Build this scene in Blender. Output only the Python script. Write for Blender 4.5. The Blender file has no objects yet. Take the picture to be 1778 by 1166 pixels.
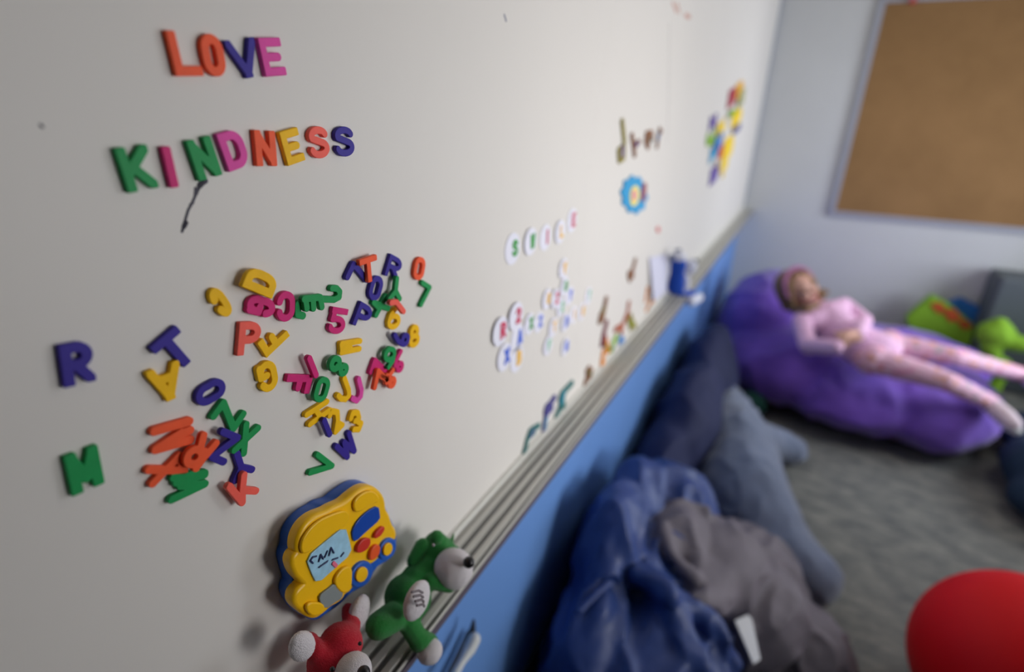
import bpy, bmesh, math, random
import numpy as np
from mathutils import Vector, Matrix, noise
random.seed(4)
SC = bpy.context.scene
COL = SC.collection

# ------------------------------------------------------------ camera
F_PX, YAW, PITCH, ROLL = 957.7, 0.475503, 0.390662, 0.026856
CAM = Vector((0.38, 0.0, 1.5))
_f = Vector((-math.sin(YAW)*math.cos(PITCH), math.cos(YAW)*math.cos(PITCH), -math.sin(PITCH)))
_r0 = _f.cross(Vector((0, 0, 1))).normalized(); _u0 = _r0.cross(_f)
_r = math.cos(ROLL)*_r0 + math.sin(ROLL)*_u0
_u = -math.sin(ROLL)*_r0 + math.cos(ROLL)*_u0
cd = bpy.data.cameras.new('camera')
cam = bpy.data.objects.new('camera', cd); COL.objects.link(cam)
m3 = Matrix((_r, _u, -_f)).transposed()
cam.matrix_world = Matrix.Translation(CAM) @ m3.to_4x4()
cd.sensor_width = 36.0
cd.lens = F_PX/1778*36
cd.clip_start = 0.02; cd.clip_end = 60
cd.dof.use_dof = True
cd.dof.focus_distance = 0.50
cd.dof.aperture_fstop = 1.95
SC.camera = cam
# world
w = bpy.data.worlds.new('world'); SC.world = w; w.use_nodes = True
w.node_tree.nodes['Background'].inputs[0].default_value = (0.75, 0.85, 1.0, 1)
w.node_tree.nodes['Background'].inputs[1].default_value = 0.6
# lights: two shaped side lights from out of view, one added ceiling fill
ROOM_Y = 4.26; ROOM_X = 2.45; BACK_Y = -3.0; ROOM_Z = 2.75
def area(name, loc, rot, sx, sy, power, col):
    l = bpy.data.lights.new(name, 'AREA'); l.shape = 'RECTANGLE'; l.size = sx; l.size_y = sy
    l.energy = power; l.color = col
    o = bpy.data.objects.new(name, l); o.location = loc; o.rotation_euler = rot; COL.objects.link(o); return o
W1 = area('window_daylight', (ROOM_X-0.03, 1.08, 1.26), (0, math.radians(90), 0), .95, .85, 5.2, (0.98, 0.965, 0.955)); W1.data.spread = math.radians(58)  # cone narrowed so the board dims leftward, imitating lens falloff
W2 = area('window_daylight', (ROOM_X-0.03, 3.15, 1.25), (0, math.radians(90), 0), 1.2, 1.2, 26, (0.87, 0.93, 1.0)); W2.data.spread = math.radians(128)  # second side light added to brighten the far wall and floor
area('ceiling_lamp_light', (1.5, 2.3, ROOM_Z-0.09), (0, 0, 0), 1.1, 0.5, 10, (1.0, 0.95, 0.88))  # unseen fill added from above for floor, ball and plush tops
SC.view_settings.view_transform = 'Standard'; SC.view_settings.look = 'None'
SC.view_settings.exposure = 0.0; SC.view_settings.gamma = 1.0; SC.view_settings.use_curve_mapping = False
SC.cycles.use_denoising = True
SC.cycles.max_bounces = 6

# ------------------------------------------------------------ measuring helpers
def ray(px, py): return _r*((px-889)/F_PX) - _u*((py-583)/F_PX) + _f
def at(px, py, x=None, y=None, z=None):
    d = ray(px, py)
    if x is not None: t = (x-CAM.x)/d.x
    elif y is not None: t = (y-CAM.y)/d.y
    else: t = (z-CAM.z)/d.z
    return CAM + d*t
def depth(p): return (p-CAM).dot(_f)
def mpp(p): return depth(p)/F_PX           # metres per photo pixel at a point

# ------------------------------------------------------------ materials
def s2l(c):
    return tuple(((v/255)/12.92 if v/255 <= .04045 else ((v/255+.055)/1.055)**2.4) for v in c)
MATS = {}
def mat(name, rgb, rough=.5, metal=0, noise_amt=0, nscale=20, bump=0, bscale=60, spec=.5, sheen=0, coat=0):
    if name in MATS: return MATS[name]
    m = bpy.data.materials.new(name); m.use_nodes = True
    nt = m.node_tree; b = nt.nodes['Principled BSDF']
    c = s2l(rgb)
    b.inputs['Base Color'].default_value = (*c, 1)
    b.inputs['Roughness'].default_value = rough; b.inputs['Metallic'].default_value = metal
    b.inputs['Specular IOR Level'].default_value = spec
    b.inputs['Sheen Weight'].default_value = sheen
    b.inputs['Coat Weight'].default_value = coat
    tc = nt.nodes.new('ShaderNodeTexCoord')
    if noise_amt:
        n = nt.nodes.new('ShaderNodeTexNoise'); n.inputs['Scale'].default_value = nscale; n.inputs['Detail'].default_value = 5
        nt.links.new(tc.outputs['Object'], n.inputs['Vector'])
        r = nt.nodes.new('ShaderNodeValToRGB')
        r.color_ramp.elements[0].position = .3; r.color_ramp.elements[1].position = .7
        r.color_ramp.elements[0].color = (*[v*(1-noise_amt) for v in c], 1)
        r.color_ramp.elements[1].color = (*[min(1, v*(1+noise_amt)) for v in c], 1)
        nt.links.new(n.outputs['Fac'], r.inputs['Fac']); nt.links.new(r.outputs['Color'], b.inputs['Base Color'])
    if bump:
        n2 = nt.nodes.new('ShaderNodeTexNoise'); n2.inputs['Scale'].default_value = bscale; n2.inputs['Detail'].default_value = 4
        nt.links.new(tc.outputs['Object'], n2.inputs['Vector'])
        bp = nt.nodes.new('ShaderNodeBump'); bp.inputs['Strength'].default_value = bump; bp.inputs['Distance'].default_value = .01
        nt.links.new(n2.outputs['Fac'], bp.inputs['Height']); nt.links.new(bp.outputs['Normal'], b.inputs['Normal'])
    MATS[name] = m
    return m
PL = dict(
    orange=mat('plastic_orange', (246, 92, 50), .5, noise_amt=.05, nscale=90, spec=.25),
    salmon=mat('plastic_salmon', (248, 100, 86), .5, noise_amt=.05, nscale=90, spec=.25),
    navy=mat('plastic_navy', (54, 40, 146), .5, noise_amt=.05, nscale=90, spec=.25),
    pink=mat('plastic_pink', (224, 74, 164), .5, noise_amt=.05, nscale=90, spec=.25),
    magenta=mat('plastic_magenta', (210, 38, 118), .5, noise_amt=.05, nscale=90, spec=.25),
    green=mat('plastic_green', (24, 150, 80), .5, noise_amt=.05, nscale=90, spec=.25),
    yellow=mat('plastic_yellow', (246, 190, 0), .5, noise_amt=.05, nscale=90, spec=.25),
)

# ------------------------------------------------------------ object helpers
def tag(o, label=None, cat=None, group=None, kind=None):
    if label: o['label'] = label
    if cat: o['category'] = cat
    if group: o['group'] = group
    if kind: o['kind'] = kind
    return o
def wm(o):
    return (wm(o.parent) @ o.matrix_parent_inverse @ o.matrix_basis) if o.parent else o.matrix_basis.copy()
def link(name, me, m=None, parent=None, smooth=True):
    o = bpy.data.objects.new(name, me)
    COL.objects.link(o)
    if m is not None:
        me.materials.clear(); me.materials.append(m)
    if smooth: me.shade_smooth()
    if parent is not None:
        o.parent = parent
        o.matrix_parent_inverse = wm(parent).inverted()
    return o
def empty(name, loc, label=None, cat=None, group=None):
    o = bpy.data.objects.new(name, None); COL.objects.link(o); o.empty_display_size = .05
    o.matrix_world = Matrix.Translation(loc)
    return tag(o, label, cat, group)
def recentre(o):
    """put the origin of a top-level mesh at the middle of its base"""
    me = o.data; co = [v.co for v in me.vertices]
    if not co: return o
    c = Vector(((min(v.x for v in co)+max(v.x for v in co))/2, (min(v.y for v in co)+max(v.y for v in co))/2, min(v.z for v in co)))
    me.transform(Matrix.Translation(-c)); o.location = o.location + c
    return o
def box_bm(bm, lo, hi, bev=0):
    r = bmesh.ops.create_cube(bm, size=1)
    lo = Vector(lo); hi = Vector(hi)
    for v in r['verts']:
        v.co = Vector(((v.co.x+.5)*(hi.x-lo.x)+lo.x, (v.co.y+.5)*(hi.y-lo.y)+lo.y, (v.co.z+.5)*(hi.z-lo.z)+lo.z))
    if bev:
        es = set(e for v in r['verts'] for e in v.link_edges)
        bmesh.ops.bevel(bm, geom=list(es), offset=bev, segments=3, affect='EDGES', profile=.5)
def bm_obj(name, bm, m, parent=None, smooth=False):
    me = bpy.data.meshes.new(name); bm.to_mesh(me); bm.free()
    return link(name, me, m, parent, smooth)
def box(name, lo, hi, m, parent=None, bev=0):
    bm = bmesh.new(); box_bm(bm, lo, hi, bev)
    return bm_obj(name, bm, m, parent, False)

# soft bodies: overlapping ellipsoids and tapered limbs fused into one skin
def prim_ell(bm, c, r, rot=None, seg=3):
    if not hasattr(r, '__len__'): r = (r, r, r)
    M = Matrix.Translation(Vector(c)) @ (rot.to_matrix().to_4x4() if rot else Matrix()) @ Matrix.Diagonal((*r, 1))
    bmesh.ops.create_icosphere(bm, subdivisions=seg, radius=1, matrix=M)
def prim_limb(bm, a, b, ra, rb, n=14):
    a = Vector(a); b = Vector(b); d = b-a; L = d.length
    if L < 1e-6: return
    q = d.to_track_quat('Z', 'Y').to_matrix().to_4x4()
    bmesh.ops.create_icosphere(bm, subdivisions=2, radius=ra, matrix=Matrix.Translation(a))
    bmesh.ops.create_icosphere(bm, subdivisions=2, radius=rb, matrix=Matrix.Translation(b))
    bmesh.ops.create_cone(bm, cap_ends=True, segments=n, radius1=ra, radius2=rb, depth=L,
                          matrix=Matrix.Translation((a+b)/2) @ q)
def fuse(name, prims, m, parent=None, voxel=.01, smooth=6, disp=None, keep=None):
    bm = bmesh.new()
    for p in prims:
        if p[0] == 'e': prim_ell(bm, *p[1:])
        elif p[0] == 'l': prim_limb(bm, *p[1:])
        elif p[0] == 'p':                       # chain of points with radii
            pts, rs = p[1], p[2]
            if not hasattr(rs, '__len__'): rs = [rs]*len(pts)
            for i in range(len(pts)-1): prim_limb(bm, pts[i], pts[i+1], rs[i], rs[i+1])
        elif p[0] == 'b': box_bm(bm, p[1], p[2])
    me = bpy.data.meshes.new(name); bm.to_mesh(me); bm.free()
    o = bpy.data.objects.new(name, me); COL.objects.link(o)
    rm = o.modifiers.new('r', 'REMESH'); rm.mode = 'VOXEL'; rm.voxel_size = voxel
    if smooth:
        sm = o.modifiers.new('s', 'SMOOTH'); sm.iterations = smooth; sm.factor = .5
    dg = bpy.context.evaluated_depsgraph_get(); dg.update()
    me2 = bpy.data.meshes.new_from_object(o.evaluated_get(dg))
    bpy.data.objects.remove(o); bpy.data.meshes.remove(me)
    me2.name = name
    if disp:
        ns = [v.normal.copy() for v in me2.vertices]
        for v, n in zip(me2.vertices, ns):
            d = disp(v.co, n)
            if hasattr(d, '__len__'): v.co = v.co + d
            else: v.co = v.co + n*d
    if keep:
        for v in me2.vertices: v.co = keep(v.co)
    return link(name, me2, m, parent)
def ridged(p, s, seed=0): return 1-abs(noise.noise(Vector((p.x*s[0]+seed, p.y*s[1]+seed*.7, p.z*s[2]-seed))))*2

# ------------------------------------------------------------ 2-D outlines -> solid plates
def march(S, xs, ys, lev):
    """closed loops of the contour S == lev (inside: S < lev)"""
    nx, ny = len(xs), len(ys)
    A = S-lev
    def ip(i0, j0, i1, j1):
        a, b = A[i0, j0], A[i1, j1]; t = a/(a-b)
        return (xs[i0]+(xs[i1]-xs[i0])*t, ys[j0]+(ys[j1]-ys[j0])*t)
    nxt = {}; pos = {}
    ins = A < 0
    cells = np.argwhere((ins[:-1, :-1] != ins[1:, :-1]) | (ins[:-1, :-1] != ins[:-1, 1:]) | (ins[:-1, :-1] != ins[1:, 1:]))
    for i, j in cells:
        c = [(i, j), (i+1, j), (i+1, j+1), (i, j+1)]
        k = sum((1 << n) for n, (a, b) in enumerate(c) if ins[a, b])
        ek = [('h', i, j), ('v', i+1, j), ('h', i, j+1), ('v', i, j)]
        ep = [(c[0], c[1]), (c[1], c[2]), (c[3], c[2]), (c[0], c[3])]
        T = {1: [(3, 0)], 2: [(0, 1)], 3: [(3, 1)], 4: [(1, 2)], 5: [(3, 0), (1, 2)], 6: [(0, 2)], 7: [(3, 2)],
             8: [(2, 3)], 9: [(2, 0)], 10: [(0, 1), (2, 3)], 11: [(2, 1)], 12: [(1, 3)], 13: [(1, 0)], 14: [(0, 3)]}
        for a, b in T.get(k, []):
            for e in (a, b):
                if ek[e] not in pos: pos[ek[e]] = ip(*ep[e][0], *ep[e][1])
            nxt[ek[a]] = ek[b]
    loops = []
    while nxt:
        s = next(iter(nxt)); l = [pos[s]]; k = nxt.pop(s)
        while k != s and k in nxt: l.append(pos[k]); k = nxt.pop(k)
        if len(l) > 6: loops.append(l)
    return loops
def thin(l, tol):
    out = [l[0]]
    for i in range(1, len(l)-1):
        a, b, c = out[-1], l[i], l[i+1]
        ar = abs((b[0]-a[0])*(c[1]-a[1])-(b[1]-a[1])*(c[0]-a[0]))
        if ar > tol*math.hypot(c[0]-a[0], c[1]-a[1]) or math.hypot(b[0]-a[0], b[1]-a[1]) > tol*60: out.append(b)
    out.append(l[-1]); return out
def plate(loops, th, bev=.0006):
    """solid of thickness th standing on z=0 whose outline (grown by bev) follows the loops"""
    cu = bpy.data.curves.new('c', 'CURVE'); cu.dimensions = '2D'; cu.fill_mode = 'BOTH'
    for l in loops:
        sp = cu.splines.new('POLY'); sp.points.add(len(l)-1)
        for p, q in zip(sp.points, l): p.co = (q[0], q[1], 0, 1)
        sp.use_cyclic_u = True
    cu.extrude = max(th/2-bev, 1e-5); cu.bevel_depth = bev; cu.bevel_resolution = 2
    ob = bpy.data.objects.new('c', cu)
    me = bpy.data.meshes.new_from_object(ob)
    bpy.data.objects.remove(ob); bpy.data.curves.remove(cu)
    me.transform(Matrix.Translation((0, 0, th/2)))
    bm = bmesh.new(); bm.from_mesh(me); bmesh.ops.remove_doubles(bm, verts=bm.verts, dist=1e-6)
    bmesh.ops.recalc_face_normals(bm, faces=bm.faces); bm.to_mesh(me); bm.free()
    return me
def arc(cx, cy, rx, ry, a0, a1, n=14):
    return [(cx+rx*math.cos(math.radians(a0+(a1-a0)*i/n)), cy+ry*math.sin(math.radians(a0+(a1-a0)*i/n))) for i in range(n+1)]
G = {
 'L': [('s', [(0, 1), (0, 0), (1, 0)])],
 'O': [('c', arc(.5, .68, .5, .32, 0, 180)+arc(.5, .32, .5, .32, 180, 360)+[(1, .68)])],
 'V': [('s', [(0, 1), (.5, 0), (1, 1)])],
 'E': [('s', [(1, 1), (0, 1), (0, 0), (1, 0)]), ('s', [(0, .5), (.85, .5)])],
 'F': [('s', [(1, 1), (0, 1), (0, 0)]), ('s', [(0, .52), (.8, .52)])],
 'K': [('s', [(0, 0), (0, 1)]), ('s', [(0, .35), (1, 1)]), ('s', [(.32, .56), (1, 0)])],
 'I': [('s', [(.5, 0), (.5, 1)])],
 'N': [('s', [(0, 0), (0, 1), (1, 0), (1, 1)])],
 'D': [('s', [(0, 0), (0, 1)]), ('c', [(0, 1)]+arc(.5, .6, .5, .4, 90, 0, 8)+arc(.5, .4, .5, .4, 0, -90, 8)+[(0, 0)])],
 'S': [('c', arc(.5, .76, .48, .24, 15, 200, 12)+arc(.5, .26, .5, .26, 70, -165, 16))],
 'R': [('s', [(0, 0), (0, 1)]), ('c', [(0, 1)]+arc(.55, .74, .45, .26, 90, -90)+[(0, .48)]), ('s', [(.45, .45), (1, 0)])],
 'P': [('s', [(0, 0), (0, 1)]), ('c', [(0, 1)]+arc(.5, .72, .5, .28, 90, -90)+[(0, .44)])],
 'T': [('s', [(0, 1), (1, 1)]), ('s', [(.5, 1), (.5, 0)])],
 'A': [('s', [(0, 0), (.5, 1), (1, 0)]), ('c', [(.25, .33), (.75, .33)])],
 'C': [('c', arc(.5, .66, .5, .34, 10, 180)+arc(.5, .34, .5, .34, 180, 350))],
 'G': [('c', arc(.5, .66, .5, .34, 20, 180)+arc(.5, .34, .5, .34, 180, 350)+[(1, .45), (.55, .45)]), ('c', [(1, .45), (1, .05)])],
 'M': [('s', [(0, 0), (0, 1), (.5, .25), (1, 1), (1, 0)])],
 'W': [('s', [(0, 1), (.2, 0), (.5, .75), (.8, 0), (1, 1)])],
 'X': [('s', [(0, 0), (1, 1)]), ('s', [(0, 1), (1, 0)])],
 'Z': [('s', [(0, 1), (1, 1), (0, 0), (1, 0)])],
 'H': [('s', [(0, 0), (0, 1)]), ('s', [(1, 0), (1, 1)]), ('c', [(0, .5), (1, .5)])],
 'U': [('c', [(0, 1)]+arc(.5, .35, .5, .35, 180, 360)+[(1, 1)])],
 'B': [('s', [(0, 0), (0, 1)]), ('c', [(0, 1)]+arc(.45, .76, .45, .24, 90, -90)+[(0, .52)]), ('c', [(0, .52)]+arc(.5, .26, .5, .26, 90, -90)+[(0, 0)])],
 'Y': [('s', [(0, 1), (.5, .5)]), ('s', [(1, 1), (.5, .5)]), ('s', [(.5, .5), (.5, 0)])],
 '5': [('s', [(1, 1), (.1, 1)]), ('c', [(.1, 1), (.02, .55)]+arc(.45, .3, .55, .3, 115, -155, 16))],
 '6': [('c', arc(.5, .3, .5, .3, 0, 360, 18)), ('c', [(0, .3), (.15, .7), (.6, 1)])],
 '9': [('c', arc(.5, .7, .5, .3, 0, 360, 18)), ('c', [(1, .7), (.9, .3), (.5, 0)])],
 '8': [('c', arc(.5, .75, .4, .25, 0, 360, 16)), ('c', arc(.5, .26, .5, .26, 0, 360, 16))],
 '7': [('s', [(0, 1), (1, 1), (.3, 0)])],
 '2': [('c', arc(.5, .72, .5, .28, 160, -30, 12)+[(0, 0), (1, 0)])],
 '3': [('c', arc(.45, .76, .45, .24, 150, -80, 12)), ('c', arc(.45, .27, .55, .27, 80, -150, 14))],
}
def seg_sdf(X, Y, a, b):
    ax, ay = a; dx, dy = b[0]-ax, b[1]-ay; L2 = dx*dx+dy*dy+1e-12
    t = np.clip(((X-ax)*dx+(Y-ay)*dy)/L2, 0, 1)
    return np.hypot(X-ax-t*dx, Y-ay-t*dy)
def sdf_plate(segs, t, th, bev, clip=None, res=46, blobs=()):
    px = [p[0] for s in segs for p in s]+[b[0]+q for b in blobs for q in (-b[2], b[2])]
    py = [p[1] for s in segs for p in s]+[b[1]+q for b in blobs for q in (-b[2], b[2])]
    x0, x1, y0, y1 = min(px)-t, max(px)+t, min(py)-t, max(py)+t
    if clip: x0, x1, y0, y1 = -t*.3, clip[0]+t*.3, -t*.3, clip[1]+t*.3
    st = max(x1-x0, y1-y0)/res
    xs = np.arange(x0, x1+st, st); ys = np.arange(y0, y1+st, st)
    X, Y = np.meshgrid(xs, ys, indexing='ij')
    D = np.full(X.shape, 9.)
    for a, b in segs: D = np.minimum(D, seg_sdf(X, Y, a, b)-t/2)
    for b in blobs: D = np.minimum(D, np.hypot(X-b[0], Y-b[1])-b[2])
    if clip: D = np.maximum(D, np.maximum(np.abs(X-clip[0]/2)-clip[0]/2, np.abs(Y-clip[1]/2)-clip[1]/2))
    loops = [thin(l, st*.04) for l in march(D, xs, ys, -bev)]
    return plate(loops, th, bev)
def glyph_mesh(ch, W, H, t=None, th=.0045, bev=.0006):
    if t is None: t = .235*H
    t = min(t, W)
    segs = []
    conv = lambda p: (t/2+p[0]*(W-t), t/2+p[1]*(H-t))
    brd = lambda p: p[0] in (0, 1) or p[1] in (0, 1)
    for kind, pts in G[ch]:
        q = [conv(p) for p in pts]
        for i in range(len(q)-1):
            a, b = q[i], q[i+1]
            if kind == 's':
                L = math.hypot(b[0]-a[0], b[1]-a[1])+1e-9; u = ((b[0]-a[0])/L*t*.7, (b[1]-a[1])/L*t*.7)
                a2, b2 = a, b
                def ex(k):                     # how far a stroke runs past its end
                    if not 0 < k < len(pts)-1: return 1.0
                    v1 = (q[k-1][0]-q[k][0], q[k-1][1]-q[k][1]); v2 = (q[k+1][0]-q[k][0], q[k+1][1]-q[k][1])
                    c_ = (v1[0]*v2[0]+v1[1]*v2[1])/(math.hypot(*v1)*math.hypot(*v2)+1e-9)
                    return .7 if c_ < .3 else .32
                e0, e1 = ex(i), ex(i+1)
                if brd(pts[i]): a2 = (a[0]-u[0]*e0, a[1]-u[1]*e0)
                if brd(pts[i+1]): b2 = (b[0]+u[0]*e1, b[1]+u[1]*e1)
                a, b = a2, b2
            segs.append((a, b))
    return sdf_plate(segs, t, th, bev, clip=(W, H))
def wall_matrix(Y, Z, ang, x=0.0):
    c, s = math.cos(ang), math.sin(ang)
    return Matrix(((0, 0, 1, x), (c, -s, 0, Y), (s, c, 0, Z), (0, 0, 0, 1)))
BOARD_X = .0      # front face of the whiteboard
def wpt(zm, p, x=0.0):
    """point of a measured crop (ox, oy, scale) on the plane x"""
    q = at(zm[0]+p[0]/zm[2], zm[1]+p[1]/zm[2], x=x); return (q.y, q.z)
Z1 = (180, 30, 2.989); Z2 = (80, 420, 2.43); Z3 = (340, 430, 4.318); Z4 = (500, 430, 4.318)
Z5 = (230, 640, 4.664); Z6 = (480, 640, 5.829); Z7 = (480, 820, 3.37); Z8 = (820, 350, 3.532)
Z9 = (1040, 120, 4.164); Z10 = (860, 420, 2.915); ZB = (0, 0, 1)
LG = 'plastic alphabet magnets on the whiteboard'
def place(ch, zm, bl, br, tl, m, x=0.0, th=.0045, t=None):
    bl, br, tl = [Vector(wpt(zm, p, x+th)) for p in (bl, br, tl)]
    W = (br-bl).length; H = (tl-bl).length
    a1 = math.atan2((br-bl).y, (br-bl).x); a2 = math.atan2((tl-bl).y, (tl-bl).x)-math.pi/2
    a2 = a1+((a2-a1+math.pi) % (2*math.pi)-math.pi)
    # a mean of both edges; long side counts more
    ang = (a1*W+a2*H)/(W+H)
    W *= abs(math.cos((a1-a2)/2))
    c = bl+((br-bl)+(tl-bl))/2
    me = glyph_mesh(ch, W, H, t=t, th=th)
    me.transform(Matrix.Translation((-W/2, -H/2, 0)))
    return me, wall_matrix(c.x, c.y, ang, x)
def letter(ch, zm, bl, br, tl, col, label, lay=0):
    th = .0045
    me, M = place(ch, zm, bl, br, tl, PL[col], x=BOARD_X+lay*.0047, th=th)
    o = link('number_magnet' if ch in '56987' else 'letter_magnet', me, PL[col], smooth=False)
    o.matrix_world = M
    return tag(o, label, 'magnet', LG)
def strokes(zm, polys, col, label, lay=0, w=None, circles=(), name='letter_magnet', m=None, th=.0045, group=LG, parent=None, cat='magnet', bev=.0006):
    x = BOARD_X+lay*.0047
    pp = [[wpt(zm, p, x+th) for p in pl] for pl in polys]
    cc = [(*wpt(zm, (c[0], c[1]), x+th), c[2]) for c in circles]
    allp = [p for pl in pp for p in pl]+[c[:2] for c in cc]
    cy = sum(p[0] for p in allp)/len(allp); cz = sum(p[1] for p in allp)/len(allp)
    q = Vector((x, cy, cz)); k = mpp(q)/zm[2]
    t = .0063 if w is None else w*1.06
    segs = [((a[0]-cy, a[1]-cz), (b[0]-cy, b[1]-cz)) for pl in pp for a, b in zip(pl, pl[1:])]
    for c in cc:
        r = c[2]; pts = [(c[0]-cy+r*math.cos(i*math.pi/9), c[1]-cz+r*math.sin(i*math.pi/9)) for i in range(19)]
        segs += list(zip(pts, pts[1:]))
    me = sdf_plate(segs, t, th, bev, res=60 if bev > .0003 else 110)
    o = link(name, me, m or PL[col], smooth=False)
    o.matrix_world = wall_matrix(cy, cz, 0, x)
    if parent is not None:
        o.parent = parent; o.matrix_parent_inverse = wm(parent).inverted(); return o
    return tag(o, label, cat, group)

# ------------------------------------------------------------ THE SETTING
TRAY_Z = CAM.z - 1.61*.38; TRAY_W = .068
M_wallw = mat('paint_white', (205, 207, 208), .55, noise_amt=.02, nscale=3, bump=.05, bscale=200)
M_blue = mat('paint_blue', (104, 148, 212), .5, noise_amt=.03, nscale=4, bump=.05, bscale=150)
M_board = mat('whiteboard_enamel', (222, 218, 213), .45, noise_amt=.015, nscale=2, spec=.3)
M_alu = mat('tray_aluminium', (208, 207, 201), .5, metal=.1)
M_groove_shade = mat('tray_groove', (118, 119, 118), .5, metal=.3)
M_trim = mat('trim_bluish_grey', (150, 156, 170), .45)
M_dark = mat('dark_skirting', (42, 44, 60), .7)
M_ceil = mat('ceiling_white', (205, 198, 186), .8)
def carpet():
    m = bpy.data.materials.new('carpet'); m.use_nodes = True; nt = m.node_tree; b = nt.nodes['Principled BSDF']
    b.inputs['Roughness'].default_value = .95; b.inputs['Specular IOR Level'].default_value = .1
    tc = nt.nodes.new('ShaderNodeTexCoord')
    n = nt.nodes.new('ShaderNodeTexNoise'); n.inputs['Scale'].default_value = 9; n.inputs['Detail'].default_value = 9; n.inputs['Roughness'].default_value = .7
    mp = nt.nodes.new('ShaderNodeMapping'); mp.inputs['Scale'].default_value = (1, 2.2, 1); mp.inputs['Rotation'].default_value = (0, 0, .5)
    nt.links.new(tc.outputs['Object'], mp.inputs['Vector']); nt.links.new(mp.outputs['Vector'], n.inputs['Vector'])
    r = nt.nodes.new('ShaderNodeValToRGB'); e = r.color_ramp.elements
    e[0].position = .3; e[0].color = (*s2l((92, 96, 100)), 1); e[1].position = .72; e[1].color = (*s2l((158, 158, 150)), 1)
    nt.links.new(n.outputs['Fac'], r.inputs['Fac']); nt.links.new(r.outputs['Color'], b.inputs['Base Color'])
    n2 = nt.nodes.new('ShaderNodeTexNoise'); n2.inputs['Scale'].default_value = 300
    nt.links.new(tc.outputs['Object'], n2.inputs['Vector'])
    bp = nt.nodes.new('ShaderNodeBump'); bp.inputs['Strength'].default_value = .6; bp.inputs['Distance'].default_value = .004
    nt.links.new(n2.outputs['Fac'], bp.inputs['Height']); nt.links.new(bp.outputs['Normal'], b.inputs['Normal'])
    return m
tag(box('floor', (-.12, BACK_Y, -.1), (ROOM_X, ROOM_Y, 0), carpet()), kind='structure')
tag(box('ceiling', (-.12, BACK_Y, ROOM_Z), (ROOM_X, ROOM_Y, ROOM_Z+.1), M_ceil), kind='structure')
tag(box('wall_left', (-.12, BACK_Y, 0), (-.012, ROOM_Y, ROOM_Z), M_blue), kind='structure')
tag(box('wall_far', (-.12, ROOM_Y, 0), (ROOM_X, ROOM_Y+.1, ROOM_Z), M_wallw), kind='structure')
tag(box('wall_back', (-.12, BACK_Y-.1, 0), (ROOM_X, BACK_Y, ROOM_Z), mat('paint_brown', (120, 95, 74), .6)), kind='structure')  # unseen wall, darkened to brown to cut bounce onto the near board
bm = bmesh.new()
wz0, wz1 = .62, 1.92
wins = ((.66, 1.66), (2.50, 3.80))  # unseen openings, split and placed to match the shaped side lights
box_bm(bm, (ROOM_X, BACK_Y, 0), (ROOM_X+.1, wins[0][0], ROOM_Z)); box_bm(bm, (ROOM_X, wins[1][1], 0), (ROOM_X+.1, ROOM_Y, ROOM_Z))
box_bm(bm, (ROOM_X, wins[0][1], 0), (ROOM_X+.1, wins[1][0], ROOM_Z))
for wy0, wy1 in wins:
    box_bm(bm, (ROOM_X, wy0, 0), (ROOM_X+.1, wy1, wz0)); box_bm(bm, (ROOM_X, wy0, wz1), (ROOM_X+.1, wy1, ROOM_Z))
tag(bm_obj('wall_right', bm, M_wallw), kind='structure')
for k, (wy0, wy1) in enumerate(wins):
    bm = bmesh.new()
    for (a, b) in (((ROOM_X-.02, wy0, wz0), (ROOM_X+.06, wy1, wz0+.04)), ((ROOM_X-.02, wy0, wz1-.04), (ROOM_X+.06, wy1, wz1)),
                   ((ROOM_X-.02, wy0, wz0), (ROOM_X+.06, wy0+.04, wz1)), ((ROOM_X-.02, wy1-.04, wz0), (ROOM_X+.06, wy1, wz1))):
        box_bm(bm, a, b)
    tag(bm_obj('window_%d' % (k+1), bm, M_trim), kind='structure')
tag(box('baseboard_left', (-.0119, BACK_Y, 0), (-.001, ROOM_Y-.016, .20), M_dark), kind='structure')  # skirting made taller so its dark band also stands for contact shade
tag(box('baseboard_far', (.0, ROOM_Y-.014, 0), (ROOM_X, ROOM_Y-.0005, .10), M_dark), kind='structure')
for yy in (2.3,):
    lp = box('ceiling_lamp', (.9, yy-.3, ROOM_Z-.07), (2.1, yy+.3, ROOM_Z), mat('lamp_housing', (230, 230, 228), .5))  # added panel out of view, housing for the ceiling fill
    tag(lp, 'white flat ceiling lamp panel over the bean bags', 'lamp')

# whiteboard with tray
BT = TRAY_Z-.012
board = empty('whiteboard', (0, 1.2, TRAY_Z), 'long white magnetic whiteboard along the left wall above a ridged metal tray', 'whiteboard')
box('panel', (-.012, BACK_Y+.02, TRAY_Z-.01), (0, 2.305, ROOM_Z-.02), M_board, board)
box('panel', (-.012, 2.3062, TRAY_Z-.01), (0, ROOM_Y-.03, ROOM_Z-.02), M_board, board)
box('edge_trim', (-.0115, ROOM_Y-.03, TRAY_Z-.02), (.006, ROOM_Y-.001, ROOM_Z-.02), M_trim, board, bev=.002)['label'] = 'bluish grey edge trim in the corner'
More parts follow.
